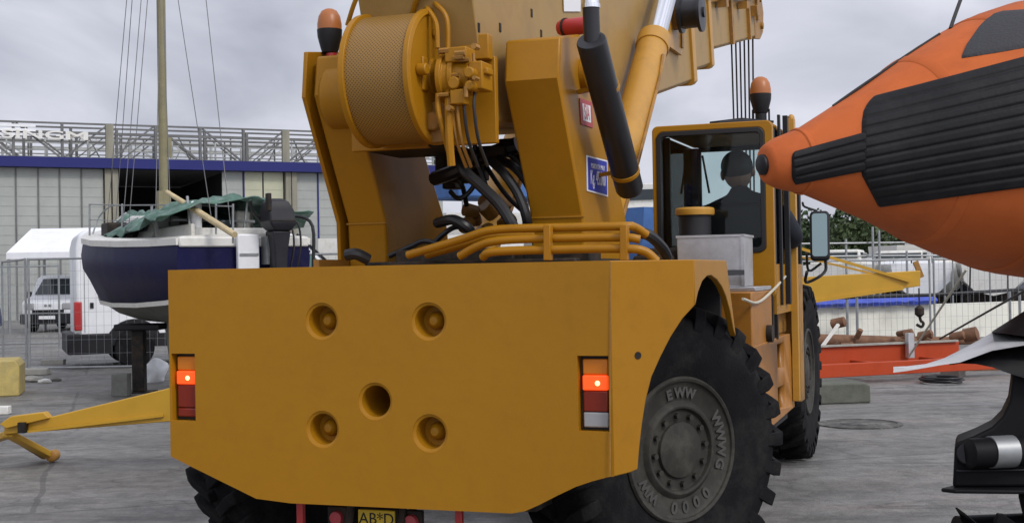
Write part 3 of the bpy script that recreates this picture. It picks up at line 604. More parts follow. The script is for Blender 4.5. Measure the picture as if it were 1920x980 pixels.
# hydraulic tubes along the back --------------------------------------------
def Ly(pts, y): return [L(px, py, y=y+dy) for px, py, dy in pts]
tubes = [Ly([(1212, 440, .1), (1190, 426, .05), (1165, 424, 0), (1028, 427, 0), (925, 431, 0), (870, 447, .03), (820, 462, .06), (765, 478, .1)], .62),
         Ly([(1200, 449, .02), (1165, 445, 0), (1028, 447, 0), (935, 451, 0), (895, 462, .03), (862, 480, .06)], .60),
         Ly([(1232, 490, .05), (1208, 471, .03), (1165, 466, 0), (1028, 468, 0), (925, 472, 0), (905, 482, .03)], .58),
         Ly([(1000, 441, .04), (920, 443, .04), (870, 458, .05), (800, 478, .1)], .70)]
for t in tubes: MB().tube(t, .0205, 12, 6).build('hydraulic_tube', m_yel, crane)
for px in (1028, 1171):
    a, b_ = L(px, 421, y=.57), L(px, 488, y=.57); MB().bar(a, b_, .034, .05, (0, 1, 0)).build('tube_clamp', m_yel, crane, bevel=.004)
MB().box(-.44, .70, .82, 2.4, 1.6, 1.64).box(-.3, .35, .9, 1.8, 1.6, 1.70).box(.4, .75, .9, 1.1, 1.6, 1.69).each('engine_cover', m_dark, crane, bevel=.01)
hz = MB()
def hose(pts, y, r): hz.tube(Ly(pts, y), r, 10, 6)
hose([(862, 285, .1), (870, 318, 0), (905, 352, 0), (938, 385, 0), (962, 425, 0), (965, 445, .1)], .95, .030)
hose([(920, 300, .1), (945, 325, 0), (972, 365, 0), (988, 412, 0), (984, 440, .1)], 1.05, .026)
hose([(935, 300, .1), (962, 312, 0), (988, 342, 0), (1004, 380, 0)], 1.15, .024)
hose([(820, 418, .1), (850, 412, 0), (878, 428, 0), (884, 440, .1)], 1.0, .028)
hose([(1185, 435, 0), (1215, 440, 0), (1240, 462, .1), (1250, 480, .2)], 1.4, .03)
hose([(845, 300, .1), (880, 300, 0), (925, 288, 0), (970, 272, 0)], 1.3, .045)
hose([(815, 335, .1), (850, 322, 0), (880, 305, 0), (890, 285, 0)], 1.25, .04)
hose([(650, 478, 0), (668, 476, 0), (690, 486, .05)], .7, .03)
hz.each('hose', m_hose, crane)
mf = MB()
for px, py, y, w_, h_ in ((838, 312, 1.5, .05, .06), (868, 330, 1.45, .06, .04), (880, 300, 1.4, .07, .035), (925, 285, 1.3, .09, .03), (960, 275, 1.4, .06, .04), (848, 345, 1.6, .04, .03), (900, 318, 1.5, .035, .06), (975, 300, 1.5, .04, .05)):
    c = L(px, py, y=y); mf.box(c.x-w_, c.x+w_, c.y-.06, c.y+.06, c.z-h_, c.z+h_)
mf.each('hydraulic_manifold', m_dark, crane, bevel=.01)
hp2 = MB()
for pts, y in (([(820, 330, 0), (840, 322, 0), (865, 345, 0), (875, 385, .1)], 1.4), ([(900, 330, 0), (880, 360, 0), (860, 372, 0), (845, 360, .1)], 1.3), ([(955, 290, 0), (975, 310, 0), (1000, 360, 0), (1002, 420, 0)], 1.25), ([(905, 300, 0), (930, 340, 0), (955, 372, 0), (985, 400, 0)], 1.5), ([(890, 270, 0), (893, 300, 0), (905, 330, 0), (918, 372, 0)], 1.2), ([(800, 470, 0), (830, 440, 0), (860, 425, 0), (905, 440, 0)], 1.1), ([(730, 480, 0), (770, 462, 0), (800, 452, 0), (850, 470, 0)], 1.0)):
    hp2.tube(Ly(pts, y), .014, 8, 6)
hp2.each('thin_hose', m_hose, crane)
mb2 = MB()
for k in range(14):
    random.seed(60+k); p = Vector((random.uniform(.16, .40), random.uniform(.36, .44), random.uniform(2.34, 2.62))); d = random.choice(((0, -.05, 0), (.05, 0, 0), (0, 0, .05)))
    mb2.cyl(p, p+Vector(d), random.uniform(.008, .016), n=6)
mb2.each('hydraulic_fitting', m_ydirty, crane)
for x in (.225, .25, .285, .335): MB().tube([(x, .45, 2.42), (x+.004, .43, 2.34), (x+.01, .46, 2.2), (x+.02, .55, 2.08)], .0085, 8, 5).build('hydraulic_pipe', m_ydirty if x < .28 else m_hose, crane)
cg = MB(); c0 = L(905, 395, y=1.75)
for k in range(9):
    random.seed(k+3); p = c0+Vector((random.uniform(-.12, .22), random.uniform(-.1, .1), random.uniform(-.13, .05))); cg.cyl(p, p+Vector((random.uniform(-.06, .06), -.06, random.uniform(-.05, .08))), random.uniform(.03, .055), n=12)
cg.each('cylinder_foot', m_ydirty, crane, bevel=.004)

# cab -----------------------------------------------------------------------
X0, X1, Y0, Y1, Z0, Z1 = .668, 1.400, 2.55, 3.72, 1.40, 2.456
cab = MB()
def rrect(x0, x1, z0, z1, r, n=6):
    o = []
    for cx_, cz, a0 in ((x1-r, z1-r, 0), (x0+r, z1-r, 90), (x0+r, z0+r, 180), (x1-r, z0+r, 270)):
        for k in range(n+1): a = R(a0+90*k/n); o.append((cx_+r*math.cos(a), cz+r*math.sin(a)))
    return o
def framed(outer, inner, y0, y1, name, m, parent, bevel=.0):
    n = len(outer); vs = [Vector((x, y, z)) for y in (y0, y1) for ring in (outer, inner) for x, z in ring]; fs = []
    for i in range(n):
        j = (i+1) % n
        fs += [(i, j, n+j, n+i), (2*n+i, 3*n+i, 3*n+j, 2*n+j), (i, 2*n+i, 2*n+j, j), (n+i, n+j, 3*n+j, 3*n+i)]
    return MB().add(vs, fs).build(name, m, parent, bevel=bevel)
def at(px, py): v = L(px, py, y=Y0); return v.x, v.z
gx0, gz1 = at(1229, 249); gx1, gz0 = at(1437, 472)
gx0 += .004
cabo = framed(rrect(X0, X1, Z0, Z1, .035), rrect(gx0, gx1, gz0, gz1, .045), Y0, Y0+.05, 'cab', m_yel, crane, .008)
framed(rrect(gx0-.001, gx1+.001, gz0-.001, gz1+.001, .046), rrect(gx0+.028, gx1-.028, gz0+.028, gz1-.028, .03), Y0-.008, Y0+.045, 'window_seal', m_seal, cabo, .004)
MB().prism(rrect(gx0+.02, gx1-.02, gz0+.02, gz1-.02, .03), 'xz', Y0+.018, Y0+.024).build('rear_window', m_glass, cabo)
MB().prism([(X0+.01, Y0+.052), (X1-.01, Y0+.052), (X1-.01, Y1), (X0+.01, Y1)], 'xy', Z1-.032, Z1-.004).build('cab_roof', m_yel, cabo, bevel=.012)
MB().prism([(X0+.06, Y0+.06), (X1-.06, Y0+.06), (X1-.06, Y1-.02), (X0+.06, Y1-.02)], 'xy', Z1-.040, Z1-.033).build('cab_headliner', m_black, cabo)
wl = MB()
wl.box(X0, X1, Y0+.052, Y1, Z0-.1, Z0+.02); wl.box(X0, X0+.03, Y0+.052, Y1, Z0+.02, 1.62); wl.box(X1-.03, X1, Y0+.052, Y1, Z0+.02, 1.60); wl.box(X0+.03, X1-.03, Y1-.03, Y1, Z0+.02, 1.62)
wl.each('cab_lower_wall', m_yel, cabo)
pil = MB()
for x, y in ((X0, Y1-.07), (X1-.05, Y1-.05)): pil.box(x, x+.06, y, y+.065, 1.60, Z1-.04)
pil.box(X0+.0, X0+.04, Y0+.30, Y0+.335, 1.62, Z1-.04).box(X0+.03, X1-.03, Y1-.05, Y1-.0, Z1-.065, Z1-.04).box(X1-.05, X1-.003, Y0+.052, Y0+.12, 1.60, Z1-.04).box(X0+.003, X0+.04, Y0+.052, Y0+.1, 1.6, Z1-.04)
pil.box(X0+.06, X0+.075, Y1-.07, Y1-.03, 1.62, Z1-.04).box(1.27, 1.335, Y1-.055, Y1-.01, 2.24, Z1-.04)
pil.each('cab_pillar', m_black, cabo, bevel=.006)
MB().box(X0+.008, X0+.014, Y0+.1, Y1-.05, 1.62, Z1-.04).build('side_window', m_glass, cabo)
MB().box(X1-.014, X1-.008, Y0+.1, Y1-.05, 1.60, Z1-.04).build('side_window', m_glass, cabo)
MB().box(X0+.06, X1-.05, Y1-.03, Y1-.024, 1.62, Z1-.04).build('windscreen', m_glass, cabo)
wa, wb = L(1317, 292, y=Y1+.02), L(1330, 362, y=Y1+.02); MB().bar(wa, wb, .012, .02).build('wiper', m_black, cabo)
MB().box(X0+.08, X1-.06, Y1-.3, Y1-.04, 1.42, 1.72).box(X0+.06, X0+.2, Y0+.3, Y1-.3, 1.42, 1.66).each('dashboard', m_black, cabo, bevel=.03)
MB().box(.93, 1.33, 2.70, 2.80, 1.55, 1.98).box(.93, 1.33, 2.72, 3.2, 1.45, 1.58).build('seat', m_black, cabo, bevel=.04)
sw = MB(); swc = Vector((1.12, 3.42, 1.86)); 
sw.tube([swc+Vector((.19*math.cos(t*PI/10), .10*math.sin(t*PI/10), .16*math.sin(t*PI/10))) for t in range(21)], .016, 8).bar(swc, swc+Vector((0, .1, -.25)), .05, .05).bar(swc-Vector((.18, 0, 0)), swc+Vector((.18, 0, 0)), .03, .02)
sw.build('steering_wheel', m_black, cabo)
# roof bits, grab rail beside the cab
MB().ball((1.18, 2.72, Z1+.006), (.17, .08, .028)).ball((.86, 2.75, Z1+.002), (.05, .05, .016)).tube([(1.0, 2.7, Z1+.02), (1.2, 2.68, Z1+.03), (1.38, 2.75, Z1+.01)], .008).each('roof_cable', m_black, cabo)
y1r = 3.25; zt = L(1470, 200, x=1.43).z
MB().box(1.395, 1.44, y1r-.01, y1r+.045, .72, zt-.03).ball((1.4175, y1r+.0175, zt-.03), (.0224, .0274, .03), 12, 8).build('door_post', m_lift, crane, bevel=.004)
MB().box(1.401, 1.416, 2.75, 2.79, 1.35, zt-.06).box(1.401, 1.43, 2.98, 3.04, 1.35, zt-.04).each('door_rail', m_black, crane)
# mirror
mc = L(1537, 440, y=4.05); mT = Matrix.Translation(mc) @ Matrix.Rotation(R(5), 4, 'Z') @ Matrix.Rotation(R(-9), 4, 'X')
mi = MB(); mi.prism(rrect(-.067, .067, -.18, .17, .03), 'xz', -.01, .055); 
for i, v in enumerate(mi.v): mi.v[i] = mT @ v
mir_o = mi.build('mirror', m_black, crane, bevel=.012)
mg = MB(); mg.prism(rrect(-.052, .052, -.155, .15, .02), 'xz', -.0145, -.0105)
for i, v in enumerate(mg.v): mg.v[i] = mT @ v
mg.build('mirror_glass', m_mirror, mir_o)
MB().tube([mc+Vector((.03, .05, -.18)), mc+Vector((.03, .04, -.25)), mc+Vector((-.02, .0, -.30)), mc+Vector((-.1, -.02, -.33)), Vector((1.42, 3.9, 1.55))], .011, 8, 4).tube([mc+Vector((.0, .05, -.20)), mc+Vector((-.08, 0, -.25)), Vector((1.42, 3.9, 1.68))], .009, 8, 4).tube([mc+Vector((-.02, .05, .17)), mc+Vector((-.1, 0, .20)), Vector((1.40, 3.9, mc.z+.22))], .008, 8, 3).each('mirror_arm', m_black, mir_o)
# right flank: tool box, intake, step box, front mudguard plate
sx0 = L(1270, 500, y=1.95).x; sx1 = 1.318
MB().box(sx0, sx1, 1.95, 2.27, 1.475, 1.755).build('tool_box', m_alu, crane, bevel=.005)
MB().box(sx1-.012, sx1+.006, 1.943, 1.96, 1.478, 1.758).box(sx0-.004, sx1+.006, 1.943, 2.28, 1.752, 1.765).build('tool_box_trim', m_alu, crane)
ai = L(1303, 420, y=2.35)
an = MB().lathe([(.095, -.12), (.095, .045), (.10, .047), (.10, .06), (.06, .061)], ai, (0, 0, 1), 32).build('air_intake', m_black, crane)
MB().lathe([(.112, .052), (.116, .060), (.116, .085), (.11, .094), (.09, .098), (.001, .10)], ai, (0, 0, 1), 32).build('intake_cap', m_lift, an)
MB().box(.70, 1.0, 2.0, 2.5, 1.60, 1.70).box(.70, .93, 1.9, 2.1, 1.60, 1.66).build('battery_box', m_dark, crane, bevel=.02)
MB().box(.9, 1.385, 1.92, 2.5, 1.45, 1.473).build('step_ledge', m_alu, crane, bevel=.003)
MB().box(.66, 1.385, 1.80, 2.5, .95, 1.449).build('side_locker', m_chas, crane, bevel=.008)
MB().box(.66, 1.335, 2.52, 3.7, 1.145, 1.38).build('fuel_tank', m_ydirty, crane, bevel=.02)
MB().box(1.362, 1.385, 2.54, 2.60, .9, 1.42).box(1.362, 1.40, 2.62, 2.66, 1.15, 1.45).cyl((1.37, 2.3, 1.2), (1.42, 2.3, 1.2), .05).each('locker_latch', m_dark, crane)
sp_ = [L(*q_, x=1.392) for q_ in ((1413, 650), (1470, 628), (1481, 625), (1490, 762), (1440, 806), (1420, 760))]
so_ = MB().slab(sp_, (-.05, 0, 0)).build('step_panel', m_chas, crane, bevel=.003)
st = []
for q4 in (((1466, 645), (1478, 640), (1479, 688), (1467, 693)), ((1467, 726), (1479, 720), (1480, 762), (1468, 770))):
    st.append(MB().slab([L(*q_, x=1.42) for q_ in q4], (-.15, 0, 0)).build('cutter', m_chas, crane))
bpy.context.view_layer.update(); cut(so_, st)
MB().box(1.05, 1.345, 2.52, 3.35, .60, 1.14).build('step_well', m_inter, crane)
fy = L(1490, 600, x=1.40).y
MB().box(1.398, 1.43, fy+.03, fy+.20, .70, 1.60).box(1.2, 1.40, fy+.10, fy+.13, .70, 1.58).build('mudguard_plate', m_ydirty, crane, bevel=.004)
MB().box(.7, 1.10, 3.70, 5.1, 1.46, 1.56).box(.7, 1.02, 3.72, 4.7, .9, 1.45).build('front_mudguard', m_chas, crane, bevel=.01)
MB().tube([L(1393, 560, x=1.40), L(1420, 567, x=1.40), L(1448, 545, x=1.40), L(1474, 516, x=1.40)], .008, 6, 5).build('safety_chain', m_rope, crane)
hp = chp(1196, 666); MB().cyl(hp+ch_n*.002, hp-ch_n*.01, .016, n=16).build('bolt_hole', m_dark, crane)
sc_ = MB()
for px in (1144,):
    a, b_ = chp(px, 490), chp(px, 892); sc_.bar(a+ch_n*.001, b_+ch_n*.001, .006, .003, (0, 1, 0))
sc_.build('panel_seam', m_ydirty, crane)

# ------------------------------------------------------------------ the driver
def skin_body(name, verts, edges, m, parent, lvl=2):
    me = bpy.data.meshes.new(name); me.from_pydata([v[:3] for v in verts], edges, []); o = bpy.data.objects.new(name, me); COL.objects.link(o)
    sk = o.modifiers.new('skin', 'SKIN'); sk.use_smooth_shade = True; me.skin_vertices.new() if not me.skin_vertices else None
    for i, v in enumerate(verts): me.skin_vertices[0].data[i].radius = (v[3], v[4] if len(v) > 4 else v[3])
    me.skin_vertices[0].data[0].use_root = True
    ss = o.modifiers.new('sub', 'SUBSURF'); ss.levels = lvl; ss.render_levels = lvl
    bake(o); o.data.materials.clear(); o.data.materials.append(m); o.parent = parent
    for p in o.data.polygons: p.use_smooth = True
    return o
dl = CF.o+CF.r*1.165+CF.f*3.02+Vector((0, 0, 1.475))
drv = thing('person', 'crane driver in a dark jacket sitting in the cab with his back to the window', 'person', dl, YAW)
drv.scale = (1.24, 1.08, 1.02); drv.rotation_euler = (0, R(-5), -YAW+R(4))
bv = [(0, 0, .05, .16, .12), (0, .0, .22, .15, .11), (0, .02, .38, .17, .11), (0, .03, .49, .13, .085), (0, .05, .565, .058), (0, .06, .63, .055),
      (-.17, .03, .47, .075), (-.27, .12, .30, .055), (-.22, .33, .26, .042), (-.19, .38, .27, .036), (.17, .03, .47, .075), (.25, .08, .26, .056), (.20, .32, .22, .042), (.16, .37, .24, .036),
      (-.10, .06, .03, .085), (-.13, .42, .03, .07), (.10, .06, .03, .085), (.13, .42, .03, .07), (-.13, .44, -.05, .055), (.13, .44, -.05, .055)]
be = [(0, 1), (1, 2), (2, 3), (3, 4), (4, 5), (3, 6), (6, 7), (7, 8), (8, 9), (3, 10), (10, 11), (11, 12), (12, 13), (0, 14), (14, 15), (0, 16), (16, 17), (15, 18), (17, 19)]
skin_body('body', bv, be, m_jacket, drv)
hdm = MB().ball((0, .065, .715), (.075, .095, .115), 24, 16); hdm.ball((0, .155, .69), (.014, .02, .022)).ball((-.078, .06, .70), (.012, .024, .034)).ball((.078, .06, .70), (.012, .024, .034))
hdm.ball((-.03, .148, .715), (.012, .01, .008)).ball((.03, .148, .715), (.012, .01, .008)).ball((0, .150, .645), (.025, .01, .008)).build('head', m_skin, drv)
MB().ball((0, .045, .745), (.082, .096, .10), 24, 16).build('hair', m_hair, drv)
for sx, bx_, by_ in ((-1, -.19, .38), (1, .16, .37)):
    hb = [(bx_, by_, .27, .034, .026), (bx_, by_+.06, .275, .034, .018)]; he = [(0, 1)]
    for k, ln in enumerate((.045, .055, .06, .05)):
        x = bx_+(-.027+k*.018); i = len(hb); hb += [(x, by_+.085, .27, .009), (x, by_+.085+ln*.5, .262, .0085), (x, by_+.085+ln*.7, .24, .008)]; he += [(1, i), (i, i+1), (i+1, i+2)]
    i = len(hb); hb += [(bx_-sx*.035, by_+.03, .265, .011), (bx_-sx*.05, by_+.07, .25, .009)]; he += [(0, i), (i, i+1)]
    skin_body('hand', hb, he, m_skin, drv, 1)

# ================================================================== the inflatable boat on the right
ra, rb_ = W(1440, 308, 2.72), W(1920, 265, 2.92); rax = (rb_-ra).normalized()
tabL = []
for px, yt, yb in ((1440, 268, 346), (1455, 258, 355), (1500, 238, 364), (1560, 205, 396), (1620, 168, 424), (1700, 112, 465), (1760, 72, 489), (1800, 48, 502), (1860, 20, 520), (1920, 4, 531)):
    k = (px-1440)/480; s_ = (rb_-ra).length*k; Zk = 2.72+.20*k; tabL.append((s_, (yb-yt)/2/F*Zk*.985))
s_end = tabL[-1][0]; rE = tabL[-1][1]
tabL += [(s_end+.15, rE+.012), (s_end+.4, rE+.02), (s_end+2.6, rE+.02)]
def rad_at(s):
    if s <= 0: return tabL[0][1]
    for (a, r0), (b, r1) in zip(tabL, tabL[1:]):
        if s <= b: return r0+(r1-r0)*(s-a)/(b-a)
    return tabL[-1][1]
rib = thing('inflatable_boat', 'orange inflatable boat with ribbed black rubber strips and cone shaped tube end', 'inflatable boat', (rb_.x+.6, rb_.y-.2, 0))
ro = rib.location
def rel(v): return Vector(v)-ro
rt = MB().lathe([(.001, -.012), (tabL[0][1]*.7, -.010), (tabL[0][1]*.92, -.005)]+[(r, s) for s, r in tabL], rel(ra), rax, 72, cap=False)
rt.build('tube', m_orange, rib, smooth=60)
MB().lathe([(.001, -.022), (.017, -.021), (.022, -.017), (.023, -.004)], rel(ra), rax, 40).build('end_cap', m_black, rib, smooth=40)
MB().lathe([(rad_at(.07)+.0005, .068), (rad_at(.07)+.003, .070), (rad_at(.076)+.003, .076), (rad_at(.078)+.0005, .079)], rel(ra), rax, 60, cap=False).build('fabric_seam', m_orange, rib)
for s0 in (s_end*.52, s_end*.80, s_end*1.12):
    MB().lathe([(rad_at(s0)+.0004, s0), (rad_at(s0+.002)+.0022, s0+.002), (rad_at(s0+.020)+.0022, s0+.020), (rad_at(s0+.022)+.0004, s0+.022)], rel(ra), rax, 72, cap=False).build('fabric_seam', m_orange, rib)
side_u = rax.cross(Vector((0, 0, 1))).normalized(); up_u = side_u.cross(rax)
def surf(px, py):
    d = ray(px, py).normalized(); o = Vector((0, 0, H)); best = None; t = 1.6; prev = None
    while t < 4.2:
        p = o+d*t; s = (p-ra).dot(rax); q = (p-ra-rax*s).length-rad_at(s)
        if q <= 0:
            lo, hi = prev, t
            for _ in range(18):
                m_ = (lo+hi)/2; p = o+d*m_; s = (p-ra).dot(rax)
                if (p-ra-rax*s).length-rad_at(s) <= 0: hi = m_
                else: lo = m_
            p = o+d*hi; s = (p-ra).dot(rax); return p, (p-ra-rax*s).normalized()
        if best is None or q < best[0]: best = (q, Vector(p))
        prev = t; t += .012
    p = best[1]; s = (p-ra).dot(rax); n = (p-ra-rax*s).normalized(); return ra+rax*s+n*rad_at(s), n
def lin(tab, x):
    if x <= tab[0][0]: return tab[0][1]
    for (a, u), (b, v) in zip(tab, tab[1:]):
        if x <= b: return u+(v-u)*(x-a)/(b-a)
    return tab[-1][1]
def onward(p, ds):
    q = Vector(p)+ro-ra; s0 = q.dot(rax); n = q-rax*s0; h = n.length-rad_at(s0); n.normalize()
    return rel(ra+rax*(s0+ds)+n*(rad_at(s0+ds)+h))
def pad(name, xs_, top, bot, nr, ribs, m, hgt=.008, dep=.0034, T=None, B=None):
    g = []
    for i, x in enumerate(xs_):
        a, b = lin(top, x), lin(bot, x); row = []
        for j in range(nr+1):
            v = j/nr; p, n = surf(x, a+(b-a)*v)
            edge = i in (0, ) or j in (0, nr)
            y_ = a+(b-a)*v; vv = (y_-T(x))/(B(x)-T(x)) if T else v
            h = 0 if edge else hgt-(dep*(max(0, math.cos(2*PI*ribs*vv))**2) if ribs else 0)
            row.append(rel(p+n*(h+.0008)))
        g.append(row)
    if xs_[-1] > 1900:
        for k in range(1, 5): g.append([onward(p, .3*k) for p in g[len(xs_)-1]])
    return MB().loft(g, closed=False).build(name, m, rib, smooth=50)
Tm = lambda x: 181-(x-1645)*.2667
Bm = lambda x: 386-(x-1647)*.128
edge_l = [(0, 1645), (.02, 1634), (.05, 1625), (.10, 1619), (.2, 1615.5), (.66, 1614.5), (.70, 1616), (1, 1646)]
g = []; NR, NC = 132, 40
for j in range(NR+1):
    v = j/NR; x0 = lin(edge_l, v); row = []
    for i in range(NC+1):
        x = x0+(1945-x0)*(i/NC)**1.25; y = Tm(x)+(Bm(x)-Tm(x))*v; p, n = surf(x, y)
        h = 0 if j in (0, NR) or i == 0 else .008-.0034*max(0, math.cos(2*PI*11*v))**2
        row.append(rel(p+n*(h+.0008)))
    for k in range(1, 5): row.append(onward(row[NC], .3*k))
    g.append(row)
MB().loft(g, closed=False).build('rubbing_strip', m_pad, rib, smooth=50)
pad('rubbing_strip', [1484, 1486, 1490]+list(range(1500, 1625, 10))+[1618], [(1484, 296), (1486, 288), (1490, 284), (1618, 249)], [(1484, 330), (1486, 338), (1490, 344), (1618, 321)], 48, 4, m_pad, T=lambda x: 284-(x-1490)*.273, B=lambda x: 344-(x-1490)*.18)
pad('nonslip_patch', [1803, 1806, 1812, 1822, 1836, 1850, 1864, 1880, 1900, 1920, 1940], [(1803, 106), (1812, 85), (1836, 50), (1850, 36), (1864, 26), (1880, 21), (1940, 17)], [(1803, 110), (1860, 101), (1940, 87)], 16, 0, m_patch, .004, 0)
tp_ = [W(px, py, 2.72+.2*(px-1440)/480) for px, py in ((1562, 199), (1600, 172), (1650, 138), (1700, 104), (1762, 64))]
MB().tube([rel(p) for p in tp_], .0035, 6, 4).build('life_line', m_drope, rib)
MB().tube([rel(W(1782, 54, 2.86)), rel(W(1792, 25, 2.9)), rel(W(1812, -30, 3.0))], .0042, 6, 4).build('bow_line', m_drope, rib)
m_hullsheen = mat('painted_hull_sheen', (.5, .51, .51), .25, var=.2, scale=6)  # light grey paints the sky's reflection onto the black gloss hull
def plate(stn, z0, z1, nm, m):
    rg_ = []
    for px, t0, b0, *th in stn:
        k = min(1, (px-1660)/160); zf, zb = z0, z0+(z1-z0)*k
        a, b = rel(W(px, t0, zb)), rel(W(px, b0, zf)); c, d = rel(W(px, b0, zf+.012+.1*k)), rel(W(px, t0, zb+.012+.1*k))
        rg_.append([a, a*.5+b*.5+Vector((0, -.015*k, .0)), b, c, d])
    return MB().loft(rg_).build(nm, m, rib, smooth=50)
plate([(1675, 687, 698), (1700, 686, 695), (1735, 682, 689), (1770, 671, 683), (1800, 656, 679), (1830, 640, 668), (1860, 623, 657), (1890, 626, 652), (1920, 630, 647), (2000, 642, 652)], 2.56, 2.70, 'hull_sheen_band', m_hullsheen)  # upper band of the black hull, its sky sheen put into the colour
plate([(1780, 681, 684), (1800, 678, 681), (1830, 668, 682), (1860, 657, 688), (1890, 652, 699), (1920, 647, 708), (2000, 652, 730)], 2.57, 2.62, 'hull_bottom', m_obm)
plate([(1860, 621, 623), (1890, 602, 626), (1920, 583, 630), (2000, 540, 642)], 2.60, 2.70, 'hull_flange', m_obm)
# outboard leg
ob = bpy.data.objects.new('outboard', None); COL.objects.link(ob); ob.parent = rib; ZO = 2.6
def op(px, py, dz=0): return rel(W(px, py, ZO+dz))
leg = MB().slab([op(*q_) for q_ in ((1790, 834), (1795, 829), (1830, 815), (1860, 800), (1880, 780), (1893, 752), (1898, 715), (1898, 680), (2060, 680), (2060, 830), (2070, 912), (1786, 914))], (.047, .13, 0)).build('leg', m_obm, ob, bevel=.022, seg=4)
MB().slab([op(1764, 914, -.02), op(1800, 905, .1), op(2050, 905, .16), op(2080, 914, -.02), op(2050, 920, -.06), op(1790, 917, -.05)], (0, 0, -.008)).build('cavitation_plate', m_obm, ob, bevel=.003)
MB().slab([op(1905, 916), op(2050, 916), op(2030, 1100), op(1950, 1100)], (.036, .09, 0)).build('skeg_strut', m_obm, ob, bevel=.02)
MB().lathe([(.02, -.085), (.03, -.08), (.031, .10), (.02, .12)], op(1885, 846, -.01), (1, .2, 0), 24).build('trim_cylinder', m_obm, ob)
MB().lathe([(.0325, -.025), (.0325, .026)], op(1877, 846, -.012), (1, .2, 0), 24).build('steel_sleeve', m_steel, ob)
MB().cyl(op(1815, 850, -.02), op(1815, 850, .02), .022).cyl(op(1832, 843, -.03), op(1838, 843, .01), .010).box(*[v for p in zip(op(1796, 885, -.012), op(1985, 874, .01)) for v in sorted(p)]).build('trim_bracket', m_black, ob, bevel=.003)
pr_ = MB(); hub = op(1905, 1010, .05)
for k, (qa, qb, qc) in enumerate((((1797, 950), (1835, 990), (1870, 1020)), ((1868, 966), (1880, 960), (1910, 1000)), ((1840, 1090), (1870, 1080), (1890, 1030)))):
    pass
def blade(pts, off): return MB().slab([op(*q_, dz) for *q_, dz in pts], off)
blade(((1793, 949, .03), (1808, 960, .0), (1836, 985, -.01), (1880, 1015, .04), (1870, 1040, .05), (1825, 1000, .06)), (0, .012, -.004)).build('propeller_blade', m_obm, ob, bevel=.003)
blade(((1866, 975, -.06), (1872, 962, -.07), (1882, 963, -.06), (1920, 990, .0), (1915, 1030, .0), (1868, 1010, -.05)), (0, .012, 0)).build('propeller_blade', m_obm, ob, bevel=.003)
MB().lathe([(.05, -.12), (.055, .12)], hub, (1, 0, 0), 24).build('propeller_hub', m_obm, ob)

# ================================================================== the hangar
h0 = W(0, 294, 55); HF = Frame((h0.x, h0.y), R(-25.3)); hl = lambda px, py, y=0: HF.L(px, py, y=y)
hang = thing('hangar_building', 'long pale hangar with blue fascia, dark open bay and steel lattice along the roof', 'hangar', HF.o, R(-25.3))
zf1, zf0 = hl(0, 294).z, hl(0, 313).z; xl, xr = -14, hl(900, 300).x
MB().box(xl, xr, -.5, .2, zf0, zf1).build('fascia', m_blue, hang)
MB().box(xl, xr, .2, 26, zf1-.4, zf1-.02).build('roof_deck', m_truss, hang)
xo0, xo1 = hl(222, 350).x, hl(416, 350).x
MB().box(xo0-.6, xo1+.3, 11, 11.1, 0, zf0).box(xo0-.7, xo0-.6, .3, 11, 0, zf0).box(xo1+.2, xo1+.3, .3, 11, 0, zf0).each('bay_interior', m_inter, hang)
cells = [(-220, -160, 0), (-155, -90, 0), (-85, -48, 0), (-45, -12, 0), (-9, 29, 0), (31, 71, 0), (73, 111, 0), (113, 152, 0), (154, 194, 0), (417, 455, 0), (459, 492, 1), (495, 531, 1), (557, 595, 0), (598, 640, 0), (643, 700, 0), (703, 760, 0), (763, 830, 0)]
for a, b_, k in cells:
    xa, xb = hl(a, 380).x, hl(b_, 380).x; p_ = MB().box(xa, xb, -.02, .08, 0, zf0-.02)
    for z in [q*.42+.3 for q in range(16)]: p_.box(xa+.05, xb-.05, -.034, -.0205, z, z+.045)
    p_.build('door_panel', m_clad2 if k else m_clad, hang)
for a in (30, 72, 112, 153, 457, 596, 641):
    xa = hl(a, 380).x; MB().box(xa-.035, xa+.035, -.06, -.03, 0, zf0).build('door_post', m_blue if a > 400 else m_truss, hang)
for a, b_ in ((196, 221), (534, 555)):
    xa, xb = hl(a, 380).x, hl(b_, 380).x; MB().box(xa, xa+.25, -.25, .2, 0, zf0-.01).box(xb-.25, xb, -.25, .2, 0, zf0-.01).box(xa+.25, xb-.25, .0, .15, 0, zf0-.01).each('column', m_col, hang)
ztop = hl(0, 227).z; zmid = hl(0, 246).z
xa, xb = hl(205, 240).x, hl(535, 250).x; D = (xb-xa)/4
def lattice(y, m, nm, lo, thin, sh=0):
    k = -7
    hor = MB()
    for z in (ztop, zmid): hor.box(xl, xr, y-.06, y+.06, z-.04, z+.035)
    hor.each('top_rail', m, hang)
    for k in range(-6, 9):
        x = xa+(k+sh)*D
        if x > xr or x < xl: continue
        big = k % 4 == 0
        r_ = .17 if big and lo else .055
        MB().box(x-r_, x+r_, y-.1, y+.1, zf1-.02, ztop).build('lattice_post', m_col if big and lo else m, hang)
        d_ = MB()
        if (k % 4) in (1, 2): d_.bar((x+.1, y, ztop-.05), (x+D-.1, y, zf1+.05), thin, thin)
        else: d_.bar((x+D-.1, y, ztop-.05), (x+.1, y, zf1+.05), thin, thin)
        d_.build('lattice_brace', m, hang)
lattice(.0, m_truss, 'a', True, .08)
lattice(3.5, m_truss, 'c', False, .07, .5)
lattice(1.6, m_truss, 'd', False, .05, .27)
lattice(7.0, m_trussw, 'b', False, .09)
random.seed(5)
